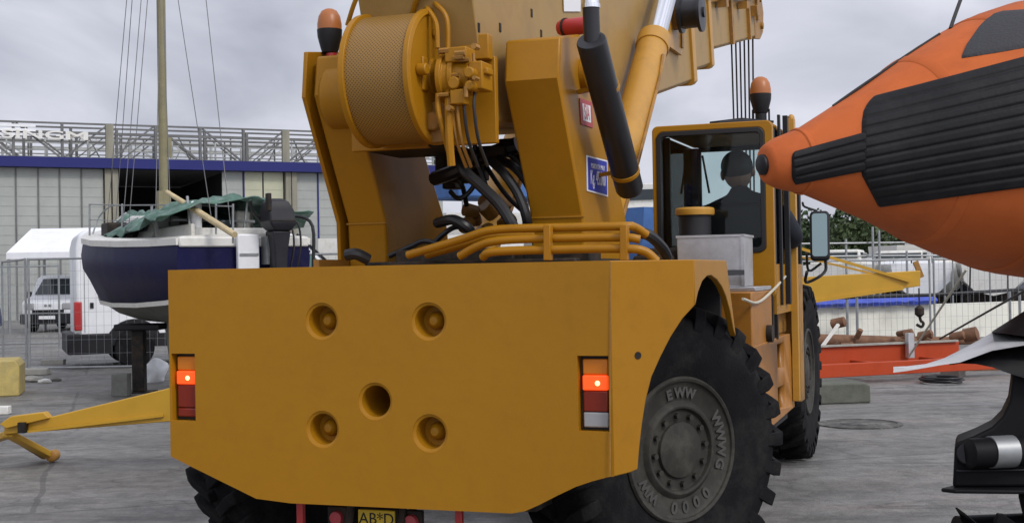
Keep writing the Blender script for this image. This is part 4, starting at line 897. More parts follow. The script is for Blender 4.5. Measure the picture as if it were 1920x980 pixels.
for y in (2.5, 4.5):
    lw = MB()
    for k in range(4): lw.box(xl, xr, y-.03, y+.03, zf1+.25+k*.32, zf1+.31+k*.32)
    lw.each('roof_rail', m_trussw, hang)
    for k in range(46):
        x = xl+k*.95+random.uniform(-.2, .2)
        if x < xr: MB().bar((x, y, zf1-.02), (x+random.choice((-.7, 0, 0, .7)), y, zf1+1.4), .07, .05).build('roof_strut', m_trussw if k % 2 else m_truss, hang)
lz = hl(60, 253).z
def htext(body, p0, p1, hpx):
    x0, x1 = hl(p0, 253).x, hl(p1, 253).x
    t = text('sign_letters', body, 1, m_gel, Matrix.Identity(4), hang, .02, bold=.02)
    xs_ = [v.co.x for v in t.data.vertices]; ys_ = [v.co.y for v in t.data.vertices]; sx_ = (x1-x0)/(max(xs_)-min(xs_)); sy_ = hpx/2400*56/(max(ys_)-min(ys_))
    t.data.transform(basis(((x0+x1)/2-(max(xs_)+min(xs_))/2*sx_, -.22, lz-(max(ys_)+min(ys_))/2*sy_), (sx_, 0, 0), (0, 0, sy_), (0, -1, 0)))
htext('SING', 2, 118, 16); htext('M', 122, 164, 16)
x1_ = hl(66, 235).x
for k in range(3): MB().box(-6, x1_, -.2, -.15, ztop-.62+k*.19, ztop-.50+k*.19).build('sign_slat', m_white, hang)

# ================================================================== vans and a car
def wheel_at(c, r, wd, parent, ax=(0, 1, 0)):
    t = MB().lathe([(r*.62, -wd/2), (r*.94, -wd/2), (r, -wd*.3), (r, wd*.3), (r*.94, wd/2), (r*.62, wd/2)], c, ax, 28).build('wheel', m_rub, parent)
    rm = MB().lathe([(r*.64, -wd*.44), (r*.6, -wd*.36), (r*.42, -wd*.30), (r*.22, -wd*.40), (.001, -wd*.42)], c, ax, 28, cap=False)
    rm.lathe([(.001, wd*.42), (r*.22, wd*.4), (r*.6, wd*.36), (r*.64, wd*.44)], c, ax, 28, cap=False).build('rim', m_alu, t)
    return t
VO = W(143, 600, 23); VF = Frame((VO.x, VO.y), R(-22))
van = thing('delivery_van', 'tall white panel van standing right behind the blue sailboat', 'van', VF.o, R(-22))
vp = [(0, .42), (0, 2.2), (.05, 2.42), (.2, 2.53), (3.75, 2.50), (4.0, 2.40), (4.98, 1.52), (5.5, 1.2), (5.68, .95), (5.70, .42)]
vb = MB().prism(vp, 'xz', 0, 2.0).build('body', m_white, van, bevel=.05, seg=3)
MB().prism([(4.12, 1.36), (4.02, 2.05), (4.30, 2.05), (4.86, 1.44), (4.85, 1.36)], 'xz', -.012, .0).build('side_window', m_vanglass, van)
MB().prism([(4.0, 2.07), (4.28, 2.07), (4.28, 2.11), (4.0, 2.11)], 'xz', -.016, .0).tube([(4.02, -.015, 2.42), (4.35, -.015, 2.13), (4.98, -.015, 1.55)], .022, 6).each('window_trim', m_black, van)
MB().slab([(4.04, .12, 2.40), (4.04, 1.88, 2.40), (4.97, 1.88, 1.56), (4.97, .12, 1.56)], (.018, 0, .018)).build('windscreen', m_glassdark, van)
MB().box(-.16, .62, -.035, 2.03, .27, .64).build('rear_bumper', m_black, van, bevel=.03)
MB().box(5.3, 5.78, -.02, 2.02, .25, .75).build('front_bumper', m_black, van, bevel=.05)
MB().box(1.35, 4.2, -.03, .02, .38, .62).build('side_moulding', m_black, van, bevel=.01)
MB().box(-.035, .10, -.025, .10, .70, 1.22).build('tail_light', m_red, van, bevel=.02)
MB().box(-.04, .08, -.022, .06, .66, .70).build('tail_light', m_clear, van)
MB().prism([(.50, .42)]+[(1.0+.50*math.cos(R(180-k*15)), .42+.47*math.sin(R(180-k*15))) for k in range(13)], 'xz', -.012, .2).build('wheel_arch', m_black, van)
wheel_at((1.0, .07, .36), .36, .24, van); wheel_at((4.75, .07, .36), .36, .24, van); wheel_at((1.0, 1.88, .36), .36, .24, van); wheel_at((4.75, 1.88, .36), .36, .24, van)
MB().box(.24, .30, -.02, .0, 1.10, 1.20).build('door_handle', m_black, van)
for x in (.14, 2.0, 3.3): MB().box(x, x+.012, -.006, .0, .66, 2.3).build('panel_gap', m_steel, van)
MB().box(.5, 3.4, -.012, .0, 1.32, 1.35).build('side_crease', m_white, van)
MB().box(4.45, 4.6, -.28, -.06, 1.42, 1.72).build('wing_mirror', m_black, van, bevel=.03)

so_v = W(40, 600, 41); sv_f = Frame((so_v.x, so_v.y), R(0))
sv_ = thing('small_van', 'small white van facing the camera between fence posts, far left', 'van', (so_v.x, so_v.y, 0), 0)
vw = 1.72
MB().prism([(0, .32), (0, .92), (.12, 1.02), (.80, 1.16), (1.42, 1.74), (1.75, 1.83), (4.1, 1.80), (4.15, .32)], 'yz', 0, vw).build('body', m_white, sv_, bevel=.06, seg=3)
MB().slab([(.14, .83, 1.20), (vw-.14, .83, 1.20), (vw-.22, 1.40, 1.70), (.22, 1.40, 1.70)], (0, -.015, .015)).build('windscreen', m_glassdark, sv_)
MB().box(-.02, vw+.02, -.10, .1, .26, .60).build('bumper', m_black, sv_, bevel=.04)
MB().box(.35, vw-.35, -.025, .02, .62, .72).build('grille', m_black, sv_, bevel=.01)
for x in (.1, vw-.42): MB().box(x, x+.32, -.03, .05, .72, .93).build('headlight', m_clear, sv_, bevel=.04)
MB().box(vw/2-.26, vw/2+.26, -.115, -.10, .42, .53).build('number_plate', m_swhite, sv_)
MB().ball((vw/2-.07, -.02, .86), (.05, .015, .04)).build('badge', m_steel, sv_); MB().ball((vw/2+.07, -.02, .86), (.05, .015, .04)).build('badge', m_steel, sv_)
for x in (-.2, vw+.02): MB().box(x, x+.18, .95, 1.05, 1.1, 1.3).build('wing_mirror', m_black, sv_, bevel=.03)
for x in (.1, vw-.1):
    for y in (.75, 3.4): wheel_at((x, y, .31), .31, .2, sv_, (1, 0, 0))

co = W(-165, 560, 37)
car = thing('parked_car', 'dark blue car cut off by the left edge of the photo', 'car', (co.x, co.y, 0), 0)
m_carb = mat('blue_car_paint', (.02, .03, .10), .25, var=.05)
MB().prism([(-1.9, .3), (-1.9, .8), (-1.6, .92), (-.9, .98), (-.4, 1.4), (.8, 1.42), (1.4, .98), (1.9, .88), (1.95, .3)], 'xz', 0, 1.7).build('body', m_carb, car, bevel=.06)
MB().prism([(-.75, 1.0), (-.33, 1.34), (.72, 1.36), (1.15, 1.0)], 'xz', -.012, 0).build('side_window', m_glassdark, car)
for x in (-1.2, 1.2):
    for y in (.1, 1.6): wheel_at((x, y, .31), .31, .2, car)

# ================================================================== the blue sailboat
b0 = W(460, 500, 16); BF = Frame((b0.x, b0.y), R(-31.3))
boat = thing('sailboat', 'small dark blue sailboat propped ashore with a bare mast and white deck', 'sailboat', BF.o, R(-31.3))
ST = [(0, .84, 2.06, 1.22), (.7, 1.0, 2.06, 1.10), (1.6, 1.15, 2.08, 1.0), (2.6, 1.24, 2.12, .95), (3.5, 1.17, 2.18, .95), (4.4, .93, 2.25, 1.02), (5.2, .58, 2.33, 1.16), (5.8, .25, 2.40, 1.4), (6.05, .03, 2.44, 1.7)]
def sect(y, hb, zd, zb, part):
    pts = [(1.0, zd), (1.03, zd-.22), (1.01, zd-.42), (.93, zd-.58), (.80, 0), (.58, 0), (.30, 0), (0, zb)]
    z3 = zd-.58
    zz = [zd, zd-.22, zd-.42, z3, zb+(z3-zb)*.52, zb+(z3-zb)*.25, zb+(z3-zb)*.07, zb]
    P_ = [(p[0]*hb, z) for p, z in zip(pts, zz)]
    P_ = P_[:5] if part == 'top' else P_[4:]
    full = [Vector((-x, y, z)) for x, z in P_]+[Vector((x, y, z)) for x, z in reversed(P_)]
    return full
MB().loft([sect(*s_, 'top') for s_ in ST]).build('hull', m_navy, boat, smooth=60)
MB().loft([[v*1.0 for v in sect(*s_, 'bot')] for s_ in ST]).build('hull_bottom', m_foul, boat, smooth=60)
def band(y, hb, zd, zb): 
    z3 = zd-.58; z = zb+(z3-zb)*.52
    return [Vector((-.815*hb-.012, y, z+.02)), Vector((-.80*hb-.014, y, z-.04)), Vector((-.7*hb, y, z-.02)), Vector((-.7*hb, y, z+.01))]
MB().loft([band(*s_) for s_ in ST[:-1]]).build('boot_stripe', m_gel, boat)
dk = []
for y, hb, zd, zb in ST: dk.append([Vector((-hb-.03, y, zd-.06)), Vector((-hb-.035, y, zd+.02)), Vector((-hb+.05, y, zd+.05)), Vector((0, y, zd+.09)), Vector((hb-.05, y, zd+.05)), Vector((hb+.035, y, zd+.02)), Vector((hb+.03, y, zd-.06))])
MB().loft(dk).build('deck', m_gel, boat, smooth=40)
MB().box(-.84, .84, -.03, .05, 1.975, 2.10).build('transom_cap', m_gel, boat, bevel=.02)
MB().loft([[Vector((x*wd_, y, z)) for x, z in ((-1, 2.14), (-.85, zt_), (.85, zt_), (1, 2.14))] for y, wd_, zt_ in ((1.7, .72, 2.44), (3.0, .74, 2.50), (4.2, .55, 2.44), (4.9, .3, 2.32))]).build('cabin', m_gel, boat, bevel=.03)
for y0, y1 in ((1.9, 2.5), (2.7, 3.3)): MB().box(-.715, -.69, y0, y1, 2.24, 2.38).build('cabin_window', m_glassdark, boat, bevel=.02)
MB().box(-.62, -.56, .2, 1.7, 2.10, 2.27).box(.56, .62, .2, 1.7, 2.10, 2.27).box(-.56, .56, .2, .26, 2.10, 2.22).each('cockpit_coaming', m_gel, boat, bevel=.015)
MB().cyl((0, 3.5, 2.3), (0.0, 3.5, 12.0), .065, n=16).build('mast', m_mast, boat)
MB().box(-.09, .09, 3.44, 3.56, 2.36, 2.9).box(.06, .12, 3.47, 3.53, 3.4, 3.7).each('mast_foot', m_mast, boat)
def stay(px0, py0, px1, py1, Za, Zb, nm='shroud'):
    yy = py1+(py0-py1)*(304-px1)/(px0-px1) if abs(px0-px1) > 3 else -760
    a, b_ = W(304, max(-760, min(-60, yy)), 18.95), W(px1, py1, Zb)
    q0, q1 = a-BF.o, b_-BF.o
    f_ = lambda q: Vector((q.dot(BF.r), q.dot(BF.f), q.z))
    MB().tube([f_(q0), f_(q1)], .0058, 5).build(nm, m_wire, boat)
for p in ((268, -40, 232, 400, 18, 17.5), (280, -40, 240, 440, 18.6, 17.8), (337, -40, 320, 420, 18.4, 16.8), (331, -20, 398, 420, 18.4, 15.6), (398, -40, 432, 420, 18.4, 15.4), (216, -40, 200, 430, 19, 19.4), (221, -60, 216, 430, 19, 19.8), (300, -20, 292, 400, 18.2, 17.2)): stay(*p)
gr = MB(); fb = lambda px, py, Z: (lambda q: Vector((q.dot(BF.r), q.dot(BF.f), q.z)))(W(px, py, Z)-BF.o)
for px, Z in ((168, 18.6), (229, 17.9), (405, 15.9), (437, 15.4)):
    MB().cyl(fb(px, 382, Z), fb(px, 456, Z), .014, n=8).build('stanchion', m_steel, boat)
MB().tube([fb(168, 383, 18.6), fb(200, 384, 18.2), fb(229, 385, 17.9), fb(320, 384, 17), fb(405, 386, 15.9), fb(437, 387, 15.4)], .009, 6).build('guard_rail', m_steel, boat)
MB().tube([fb(168, 412, 18.6), fb(229, 414, 17.9), fb(405, 414, 15.9)], .006, 6).build('guard_rail', m_steel, boat)
MB().tube([fb(172, 445, 19.0), fb(185, 408, 19.2), fb(205, 388, 18.9), fb(222, 384, 18.4)], .012, 8, 4).build('pulpit', m_steel, boat)
MB().box(-.14, .14, -.14, -.05, 1.45, 2.13).build('rudder_board', m_white, boat, bevel=.02)
MB().box(-.12, .12, -.155, -.14, 1.86, 1.89).build('rudder_strap', m_steel, boat)
MB().loft([[Vector((-t, y0, z)), Vector((t, y0, z)), Vector((t*.4, y1, z)), Vector((-t*.4, y1, z))] for z, y0, y1, t in ((.34, 2.2, 3.2, .10), (.98, 1.9, 3.5, .07))]).build('keel', m_foul, boat, bevel=.02)
om = bpy.data.objects.new('outboard', None); COL.objects.link(om); om.parent = boat; om.location = (.33, -.28, 0)
m_cowl = mat('grey_cowl', (.02, .02, .024), .45, spec=.3, var=.2, scale=6)
MB().loft([[Vector((x*s_*.84+(z-2.2)*.12*-1, y*s2*.9, z+.06)) for x, y in ((-.2, -.22), (.2, -.22), (.22, 0), (.18, .25), (-.18, .25), (-.22, 0))] for z, s_, s2 in ((2.10, .62, .8), (2.17, .95, 1.0), (2.22, 1.02, 1.05), (2.25, .96, 1.0), (2.36, .95, .98), (2.46, .72, .8), (2.50, .4, .5))]).build('cowl', m_cowl, om, bevel=.018, seg=2)
MB().box(-.17, .16, -.21, -.19, 2.27, 2.295).box(-.2, -.15, -.2, -.1, 2.40, 2.62).each('cowl_trim', m_dark, om, bevel=.01)
for x in (.17, .26): MB().tube([(x*.6, .1, 2.3), (x, 0, 2.26), (x+.02, -.05, 2.0), (x-.02, -.02, 1.7)], .014, 6, 4).build('cable', m_hose, om)
MB().loft([[Vector((x*s_, y*s2, z)) for x, y in ((-.11, -.12), (.11, -.12), (.11, .12), (-.11, .12))] for z, s_, s2 in ((2.16, 1.1, 1.2), (1.95, .85, 1), (1.5, .6, .8), (1.2, .55, .8))]).build('leg', m_cowl, om, bevel=.02)
MB().box(-.13, -.09, .05, .25, 1.75, 2.1).box(.09, .13, .05, .25, 1.75, 2.1).box(-.09, .09, .10, .20, 1.78, 1.86).each('clamp', m_steel, om)
MB().tube([(.1, .2, 2.3), (.3, .1, 2.35), (.42, -.1, 2.22), (.42, -.1, 1.7)], .022, 8, 4).build('cable', m_hose, om)
MB().tube([(-.1, .2, 2.25), (-.25, .2, 2.42), (-.30, .15, 2.55)], .02, 8, 4).build('tiller', m_hose, om)
lk = [(-.35, 1.0, .12, .2, .25), (.2, .7, .1, .1, .30), (.0, 1.2, .25, .15, .28), (.4, 1.3, .12, .2, .33), (-.55, 1.9, .10, .25, .30), (-.7, 2.6, .08, .3, .22), (-.75, 3.4, .15, .2, .26), (-.4, 4.6, .12, .2, .2), (-.1, .5, .14, .1, .18), (.55, .5, .1, .12, .36), (-.5, .4, .07, .07, .40)]
for k, (x, y, sx, sy, sz) in enumerate(lk):
    MB().box(x-sx, x+sx, y-sy, y+sy, 2.12, 2.16+sz).build('deck_locker', (m_dark, m_gel, m_glassdark, m_gel, m_white, m_black)[k % 6], boat, bevel=.03)
for x, y, z, x2, y2, z2 in ((-.6, .3, 2.2, -.6, .4, 2.62), (.1, .3, 2.2, .15, .3, 2.6), (-.6, 2.0, 2.2, -.6, 2.0, 2.6), (-.5, 1.2, 2.25, .3, .9, 2.3), (-.7, 3.0, 2.3, -.2, 2.4, 2.62), (.2, .2, 2.3, -.6, 1.0, 2.36), (-.8, 3.9, 2.3, -.4, 4.1, 2.6)):
    MB().cyl((x, y, z), (x2, y2, z2), .018, n=8).build('frame_pole', m_steel, boat)
# tarp over the deck
random.seed(11); g = []
from mathutils import noise as mnoise
for i in range(34):
    y = .1+5.2*i/33; row = []
    for j in range(25):
        u = -1+2*j/24; wv_ = (1.0 if y < 3 else 1.0-.26*(y-3))
        hgt = 2.58+.07*math.sin(y*1.3+.4)-.28*abs(u)**1.6+.17*mnoise.noise(Vector((y*1.6, u*2.3, 1)))+.08*mnoise.noise(Vector((y*4, u*4, 4)))
        drop = .18*max(0, mnoise.noise(Vector((y*1.1, 3.3+u, 7))))*abs(u)
        row.append(Vector((u*wv_+.07*mnoise.noise(Vector((y*2.2, u, 9))), y+.1*mnoise.noise(Vector((u*3, y, 2))), hgt-drop)))
    g.append(row)
tarp = MB(); tarp.loft(g, closed=False)
tb = tarp.build('tarpaulin', m_tarp); sol = tb.modifiers.new('thickness', 'SOLIDIFY'); sol.thickness = .012
tb.location = BF.o; tb.rotation_euler = (0, 0, R(31.3)); tag(tb, 'faded green tarpaulin draped in folds over the deck of the blue sailboat', 'tarpaulin')
a, b_ = W(313, 360, 16.4), W(440, 440, 15.3); c = (a+b_)/2
spar = MB().tube([a-c, (b_-a)*.02, b_-c], [.030, .042, .04], 10).build('wooden_spar', m_wood); spar.location = c; tag(spar, 'pale wooden pole lying aslant across the sailboat deck', 'pole')
pb = G(262, 735)
sd_ = thing('boat_stand', 'dark steel prop under the hull of the blue sailboat', 'boat stand', pb)
MB().box(-.085, .085, -.08, .08, .02, .88).build('post', m_dark, sd_, bevel=.01)
MB().box(-.30, .35, -.2, .2, .88, .97).build('head_pad', m_black, sd_, bevel=.02)
MB().box(-.2, .2, -.2, .2, 0, .02).build('foot_plate', m_dark, sd_)
tbk = G(228, 742)
o = MB().box(-.11, .11, -.1, .1, 0, .31).build('timber_block', m_foul, bevel=.01); o.location = tbk; tag(o, 'squat grey timber block standing upright beside the boat prop', 'block')
sk_ = MB().ball((0, 0, .17), (.17, .15, .20), 16, 12)
for i, v in enumerate(sk_.v): sk_.v[i] = v+Vector((mnoise.noise(v*7), mnoise.noise(v*7+Vector((5, 0, 0))), .6*mnoise.noise(v*6)))*.06
o = sk_.build('plastic_sack', m_white, smooth=60); o.location = G(293, 716); tag(o, 'crumpled white plastic sack on the ground next to the counterweight edge', 'sack')

# ================================================================== temporary fencing
def fence(p, q, label, mesh=True, hgt=2.0):
    p, q = Vector(p), Vector(q); d = q-p; l = d.length; yaw = -math.atan2(d.y, d.x)
    f_ = thing('site_fence', label, 'fence', (p.x, p.y, 0), yaw, 'temporary mesh fence panels')
    for x in (.02, l-.02): MB().cyl((x, 0, 0), (x, 0, hgt), .021, n=10).build('post', m_steel, f_)
    for z in (.12, hgt-.02): MB().cyl((.02, 0, z), (l-.02, 0, z), .019, n=10).build('rail', m_steel, f_)
    m_ = MB()
    for k in range(1, int(l/.13)): m_.box(k*.13-.0018, k*.13+.0018, -.002, .002, .12, hgt-.02)
    for k in range(1, 8): m_.box(.02, l-.02, -.0045, -.001, .12+k*.235, .1236+k*.235)
    m_.build('wire_mesh', m_steel, f_)
    return f_
zF = 21.9; xA = G(68, 700).x
fence((xA, zF, 0), (xA+3.4, zF, 0), 'mesh fence panel in front of the tall white van, left of the boat prop')
fence((xA+3.46, zF, 0), (xA+6.86, zF, 0), 'mesh fence panel behind the stern of the blue sailboat')
fence((xA-1.35, zF+2.3, 0), (xA-.05, zF+.05, 0), 'short slanting mesh fence panel beside the yellow concrete block')
fence((W(-40, 600, 31).x, 31, 0), (W(113, 600, 31).x, 31, 0), 'distant mesh fence panel before the small white van')
fp = MB().box(-.35, .35, -.13, .13, 0, .12)
o = fp.build('concrete_weight', m_conc, bevel=.02); o.location = (xA, zF, 0); tag(o, 'low grey concrete foot under the nearest fence post', 'fence weight')
# concrete block, rubble
kb = G(37, 742)
o = MB().prism([(-1.2, 0), (0, 0), (0, .42), (-.06, .50), (-1.2, .50)], 'xz', 0, .9).build('concrete_block', m_yconc, bevel=.02); o.location = kb; o.rotation_euler = (0, 0, R(16)); tag(o, 'worn yellow concrete block at the left edge of the yard', 'concrete block')
random.seed(4)
for k, (px, py, s_, lb_) in enumerate(((62, 716, .10, 'largest grey stone beside the yellow concrete block'), (84, 718, .07, 'pale broken stone right of the largest grey stone'), (104, 714, .06, 'small dark stone farthest right in the rubble'), (48, 712, .05, 'smallest stone close against the yellow concrete block'))):
    r_ = MB().ball((0, 0, s_*.4), (s_*1.6, s_, s_*.6), 8, 6)
    for i, v in enumerate(r_.v): r_.v[i] = v+Vector((random.uniform(-1, 1), random.uniform(-1, 1), random.uniform(-.5, .5)))*s_*.25
    o = r_.build('stone', (m_conc, m_gel, m_foul, m_conc)[k], smooth=10); o.location = G(px, py); tag(o, lb_, 'stone', 'rubble by the concrete block')
o = MB().box(-.22, .22, -.08, .08, 0, .10).build('paving_slab', m_conc, bevel=.01); o.location = G(100, 683); tag(o, 'flat grey slab lying behind the bottom rail of the fence', 'slab')
o = MB().box(-.10, .08, -.06, .06, 0, .10).build('white_block', m_gel, bevel=.01); o.location = G(6, 776); tag(o, 'small whitish block on the ground above the yellow arm tip', 'block')

# ================================================================== yellow steel arm
aZ = 10.7; ar = W(318, 760, aZ); an0 = Vector((ar.x, ar.y, 0))
arm = thing('steel_arm', 'yellow tapered steel arm with a hinged foot sticking out left of the counterweight', 'steel arm', an0)
w_ = lambda px, py, Z=aZ: W(px, py, Z)-an0
MB().loft([[w_(420, 690)+Vector((0, -.09, 0)), w_(420, 780)+Vector((0, -.09, 0)), w_(420, 780)+Vector((0, .09, 0)), w_(420, 690)+Vector((0, .09, 0))],
           [w_(318, 727)+Vector((0, -.08, 0)), w_(318, 788)+Vector((0, -.08, 0)), w_(318, 788)+Vector((0, .08, 0)), w_(318, 727)+Vector((0, .08, 0))],
           [w_(95, 781)+Vector((0, -.06, 0)), w_(95, 806)+Vector((0, -.06, 0)), w_(95, 806)+Vector((0, .06, 0)), w_(95, 781)+Vector((0, .06, 0))],
           [w_(12, 797)+Vector((0, -.05, 0)), w_(12, 812)+Vector((0, -.05, 0)), w_(12, 812)+Vector((0, .05, 0)), w_(12, 797)+Vector((0, .05, 0))]]).build('beam', m_jib, arm, bevel=.006)
MB().bar(w_(60, 806)+Vector((0, -.085, 0)), w_(312, 776)+Vector((0, -.088, 0)), .03, .02).build('beam_rib', m_jib, arm)
MB().slab([w_(8, 792), w_(28, 778), w_(90, 770), w_(100, 781), w_(20, 800)], (0, -.10, 0)).build('top_plate', m_jib, arm, bevel=.006)
MB().box(*[v for p in zip(w_(45, 808)+Vector((0, -.14, 0)), w_(58, 788)+Vector((0, -.05, 0))) for v in sorted(p)]).build('hinge', m_dark, arm)
g1 = G(106, 866)-an0; MB().bar(w_(14, 812), g1+Vector((-.06, 0, .06)), .10, .055).build('foot_leg', m_jib, arm, bevel=.008)
MB().bar(w_(14, 812)+Vector((0, .05, -.03)), g1+Vector((-.14, .1, .03)), .04, .03).build('foot_brace', m_ydirty, arm)
MB().lathe([(.03, -.06), (.05, -.05), (.05, .05), (.03, .06)], g1+Vector((-.03, 0, .06)), (0, 1, 0), 16).build('foot_pin', m_ydirty, arm, bevel=.004)
g2 = G(-60, 850)-an0; MB().bar(w_(22, 812), g2+Vector((0, 0, .05)), .10, .055).build('foot_leg', m_jib, arm, bevel=.008)
MB().box(w_(400, 760).x-.08, w_(400, 760).x+.08, -.08, .08, 0, w_(400, 740).z).build('support_leg', m_jib, arm, bevel=.01)

# ================================================================== right background
# red trailer
tL, tR = G(1480, 725), Vector((W(1900, 600, 18.5).x, 18.5, 0)); td = (tR-tL); tl = td.length; tyaw = -math.atan2(td.y, td.x)
TF = Frame((tL.x, tL.y), tyaw)
trl = thing('boat_trailer', 'long red boat trailer frame standing low behind the crane front wheel', 'trailer', TF.o, tyaw)
MB().box(-.8, tl, -.06, .06, .10, .28).build('frame_rail', m_rtrl, trl, bevel=.008)
MB().box(-.8, tl-.35, .75, .87, .20, .46).build('frame_rail', m_rtrl, trl, bevel=.008)
for x in (.1, 1.5, 2.7): MB().box(x, x+.1, .06, .75, .19, .26).build('cross_member', m_rtrl, trl, bevel=.006)
MB().box(-.8, tl-.4, .70, .76, .462, .49).build('timber_bunk', m_conc, trl)
for x in (-.6, 2.95): MB().box(x, x+.12, .2, .6, .0, .19).build('stand_block', m_conc, trl)
kc = TF.L(1703, 668, y=.7); MB().box(kc.x-.05, kc.x+.05, .62, .70, .26, .62).build('strap_bracket', m_alu, trl)
# rusty rack
rkL, rkR = W(1515, 640, 19.5), W(1832, 633, 20.5); rk0 = Vector((rkL.x, rkL.y, 0))
rk = thing('pipe_rack', 'rusty brown pipe on short legs lying behind the red trailer', 'pipe rack', rk0)
q_ = lambda px, py, Z: W(px, py, Z)-rk0
MB().tube([q_(1515, 637, 19.5), q_(1690, 640, 20), q_(1835, 638, 20.5)], [.10, .085, .06], 12).build('pipe', m_rust, rk)
for px in (1540, 1570, 1605, 1632, 1660, 1700): 
    a = q_(px, 640, 19.8); MB().bar(a, Vector((a.x, a.y, .02)), .06, .06, (0, 1, 0)).build('leg', m_rust, rk)
for px, py, s_ in ((1572, 605, .08), (1700, 632, .12), (1735, 628, .07), (1795, 630, .07), (1820, 627, .11)):
    a = q_(px, py, 20); MB().lathe([(s_*.5, -.12), (s_, -.1), (s_, .1), (s_*.5, .12)], a, (.8, -.5, .2), 16).build('coupling', m_rust, rk)
MB().bar(q_(1530, 665, 19.3), q_(1572, 608, 19.6), .04, .04).build('brace', m_gel, rk)
MB().box(q_(1500, 600, 19.5).x, q_(1840, 600, 20).x, -.2, .5, 0, .05).build('base_plate', m_rust, rk)
for k in range(11):
    random.seed(90+k); a = q_(random.choice((1555, 1600, 1695, 1720, 1760, 1810))+random.uniform(-14, 14), random.uniform(622, 646), 19.6); d = Vector((random.uniform(-.3, .3), random.uniform(-.2, .2), random.uniform(-.1, .16)))
    MB().cyl(a, a+d, random.uniform(.02, .05), n=8).build('scrap_bar', m_rust, rk)
# white wall, blue tarp, dark rail
wL, wR = W(1440, 600, 26), W(2000, 600, 30)
wd_ = Vector((wR.x-wL.x, wR.y-wL.y, 0)); wyaw = -math.atan2(wd_.y, wd_.x); WF = Frame((wL.x, wL.y), wyaw)
wz = WF.L(1700, 572, y=0).z
m_wall = mat('whitewashed_wall', (.70, .69, .60), .8, var=.08, scale=1.2, dirt=(.4, .38, .32), dirt_amt=.5, dirt_scale=1)
o = MB().box(0, wd_.length, 0, .2, 0, wz).build('low_wall', m_wall); o.location = WF.o; o.rotation_euler = (0, 0, -wyaw); tag(o, 'low whitewashed wall running behind the red trailer', 'wall')
tb2 = []
xa_, xb_ = WF.L(1515, 565, y=0).x, WF.L(1745, 565, y=0).x
for i in range(30):
    x = xa_+(xb_-xa_)*i/29; r_ = .10+.05*mnoise.noise(Vector((x*3, 0, 0))); tb2.append([Vector((x, -.02+.2*math.cos(t*PI/5)+.03*mnoise.noise(Vector((x*4, t, 3))), wz+.09+r_*math.sin(t*PI/5)+.03*mnoise.noise(Vector((x*5, t, 0))))) for t in range(10)])
o = MB().loft(tb2).build('blue_tarpaulin', m_btarp); o.location = WF.o; o.rotation_euler = (0, 0, -wyaw); tag(o, 'bright blue tarpaulin bundled along the top of the low white wall', 'tarpaulin')
rl_ = thing('handrail', 'thin dark handrail above the right end of the low white wall', 'handrail', (0, 0, 0))
MB().tube([W(1500, 560, 25.8), W(1740, 553, 26.3), W(1960, 540, 27)], .035, 8).build('rail', m_black, rl_)
for px, py in ((1588, 558), (1893, 546)):
    a = W(px, py, 26); MB().cyl(a, (a.x, a.y, 0), .03, n=8).build('post', m_steel, rl_); MB().cyl(a+Vector((.2, 0, 0)), (a.x+.2, a.y, 0), .03, n=8).build('post', m_steel, rl_)
fA, fB, fC = W(1505, 650, 24.6), W(1752, 650, 25.4), W(2010, 650, 26.2)
fence((fA.x, fA.y, 0), (fB.x-.05, fB.y, 0), 'mesh fence panel behind the rusty pipes, left of the jib hook', hgt=1.75)
fence((fB.x, fB.y, 0), (fC.x, fC.y, 0), 'mesh fence panel under the orange boat, right of the jib hook', hgt=1.75)
# jib crane
jb0 = W(1462, 560, 20.5); j0 = Vector((jb0.x, jb0.y, 0)); jq = lambda px, py, Z=20.5: W(px, py, Z)-j0
jib = thing('jib_crane', 'yellow yard jib with thin stays and a dangling hook', 'jib crane', j0)
MB().loft([[jq(1455, 522)+Vector((0, -.1, 0)), jq(1455, 572)+Vector((0, -.1, 0)), jq(1455, 572)+Vector((0, .1, 0)), jq(1455, 522)+Vector((0, .1, 0))],
           [jq(1723, 507)+Vector((0, -.08, 0)), jq(1723, 536)+Vector((0, -.08, 0)), jq(1723, 536)+Vector((0, .08, 0)), jq(1723, 507)+Vector((0, .08, 0))]]).build('boom', m_jib, jib, bevel=.01)
MB().bar(jq(1455, 574)+Vector((0, -.11, 0)), jq(1690, 540)+Vector((0, -.09, 0)), .06, .05).build('boom_flange', m_jib, jib)
MB().box(-.12, .12, -.12, .12, 0, jq(1455, 430).z).build('post', m_jib, jib, bevel=.01)
MB().bar(jq(1455, 452), jq(1702, 527)+Vector((0, -.12, 0)), .045, .045).build('stay', m_jib, jib)
MB().bar(jq(1455, 470)+Vector((0, .1, 0)), jq(1650, 515)+Vector((0, .1, 0)), .03, .03).build('stay', m_jib, jib)
MB().bar(jq(1716, 490), jq(1728, 520), .05, .08).build('tip_bracket', m_ydirty, jib)
hkp = jq(1723, 540)
hko = MB().cyl(hkp, hkp+Vector((0, 0, -.28)), .012, n=6).lathe([(.03, 0), (.075, .04), (.075, .14), (.03, .18)], hkp+Vector((0, 0, -.28)), (0, 0, -1), 14).build('hook_block', m_dark, jib)
MB().tube([hkp+Vector((0, 0, -.44)), hkp+Vector((.02, 0, -.52)), hkp+Vector((.06, 0, -.56)), hkp+Vector((.03, 0, -.62)), hkp+Vector((-.05, 0, -.58))], .024, 8, 4).build('hook', m_dark, hko)
